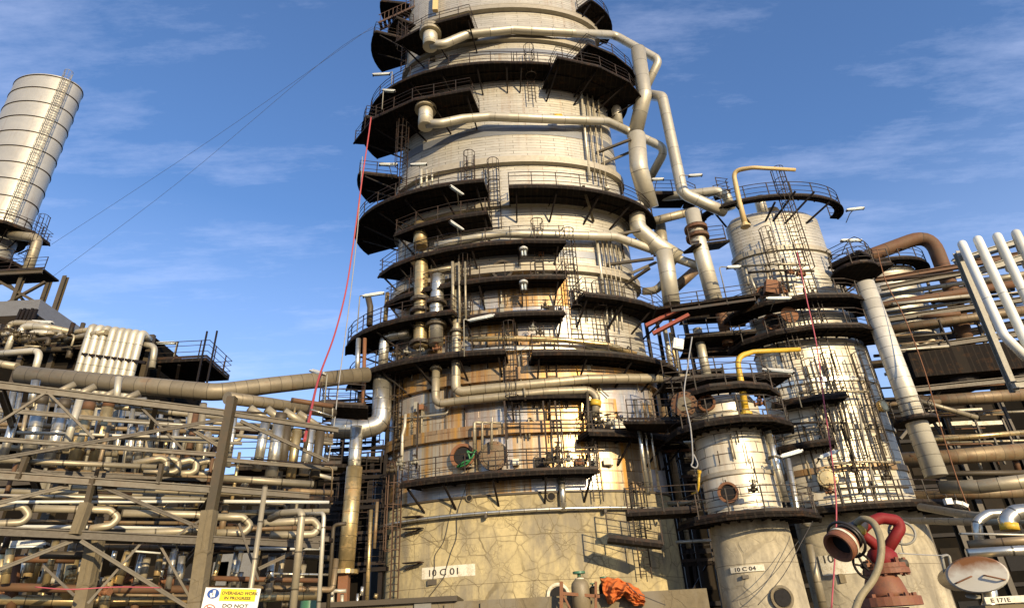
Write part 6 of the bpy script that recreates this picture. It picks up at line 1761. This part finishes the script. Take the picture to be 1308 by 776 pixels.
def disc(name, cx, cy, rx, ry, r_in, mat, z=.003):
    mb = MB(); n = 32; vs = []
    for k in range(n):
        a = 2 * math.pi * k / n
        for q in (1.0, r_in): vs.append(tl + rt * (cx + rx * q * math.cos(a)) - upv * (cy + ry * q * math.sin(a)) + nr * z)
    fs = [(2 * k, 2 * ((k + 1) % n), 2 * ((k + 1) % n) + 1, 2 * k + 1)[::-1] for k in range(n)]
    mb.add(vs, fs)
    return part(name, mb, M[mat], sg)
disc('blue_symbol', Wd * .16, .078, .085, .062, .02, 'signblue')
# helmeted head pictogram
for (x0, y0, x1, y1) in ((.105, .07, .165, .1), (.15, .035, .20, .12), (.12, .1, .15, .125)):
    sbox('pictogram', Wd * x0, y0, Wd * x1, y1, .0055, .0065, 'signwhite')
disc('red_ring', Wd * .15, .272, .085, .062, .82, 'signred')
mbp = MB()
def spt(x, y): return tl + rt * (Wd * x) - upv * y + nr * .004
for a, b in (((.15, .245), (.15, .275)), ((.15, .275), (.115, .305)), ((.15, .275), (.185, .305)), ((.15, .255), (.11, .265)), ((.15, .255), (.19, .25)), ((.10, .235), (.21, .31))):
    mbp.bar(spt(*a), spt(*b), .013, .003, nr)
part('pictogram', mbp, M['signred'], sg)
part('post', MB().bar(tl + rt * Wd * .5 - upv * .3 - nr * .05, (tl + rt * Wd * .5 - upv * .3 - nr * .05).xy.to_3d(), .06), M['grey'], sg)
# ------------------------------------------------------------------ light and sky
AZ, EL = 26.0, 15.0          # sun behind the camera, to its right
sv = Vector((math.sin(R(AZ)) * math.cos(R(EL)), -math.cos(R(AZ)) * math.cos(R(EL)), math.sin(R(EL))))
ld = bpy.data.lights.new('sun', 'SUN'); ld.energy = 4.6; ld.angle = R(.5); ld.color = (1.0, .80, .52)
lo = bpy.data.objects.new('sun', ld); COL.objects.link(lo)
lo.rotation_euler = sv.to_track_quat('Z', 'Y').to_euler()
wd = bpy.data.worlds.new('World'); SC.world = wd; wd.use_nodes = True
nt = wd.node_tree; bg = nt.nodes['Background']
sky = nt.nodes.new('ShaderNodeTexSky'); sky.sky_type = 'NISHITA'; sky.sun_disc = False
sky.sun_elevation = R(EL); sky.sun_rotation = R(180 - AZ)
sky.air_density = 1.0; sky.dust_density = 0.35; sky.ozone_density = 3.0
gen = nt.nodes.new('ShaderNodeTexCoord').outputs['Generated']
sp = nt.nodes.new('ShaderNodeSeparateXYZ'); nt.links.new(gen, sp.inputs[0])
zz = math_(nt, 'MAXIMUM', sp.outputs[2], .06)
dv = nt.nodes.new('ShaderNodeCombineXYZ')
nt.links.new(math_(nt, 'DIVIDE', sp.outputs[0], zz), dv.inputs[0]); nt.links.new(math_(nt, 'DIVIDE', sp.outputs[1], zz), dv.inputs[1])
c1 = noise(nt, dv.outputs[0], 1.7, 12, .68, (.7, 2.1, 1)); c2 = noise(nt, dv.outputs[0], .45, 4, .5)
cl = ramp(nt, math_(nt, 'MULTIPLY_ADD', c2, .45, math_(nt, 'MULTIPLY', c1, .55)), [(.48, 0), (.72, 1)])
col = mix(nt, math_(nt, 'MULTIPLY', cl, .52), sky.outputs[0], (4.6, 5.1, 6.0))
hz = ramp(nt, sp.outputs[2], [(.12, .60), (.58, .03)])
col = mix(nt, hz, col, (3.1, 3.9, 5.2))
hs = nt.nodes.new('ShaderNodeHueSaturation'); hs.inputs['Saturation'].default_value = 1.1; nt.links.new(mix(nt, 1.0, col, (1.03, 1.0, 1.10), 'MULTIPLY'), hs.inputs['Color'])
nt.links.new(hs.outputs[0], bg.inputs['Color']); bg.inputs['Strength'].default_value = .15
vs_ = SC.view_settings
SC.display_settings.display_device = 'sRGB'
vs_.view_transform = 'Standard'; vs_.look = 'None'; vs_.exposure = 0.55; vs_.gamma = 1; vs_.use_curve_mapping = False
SC.cycles.max_bounces = 6
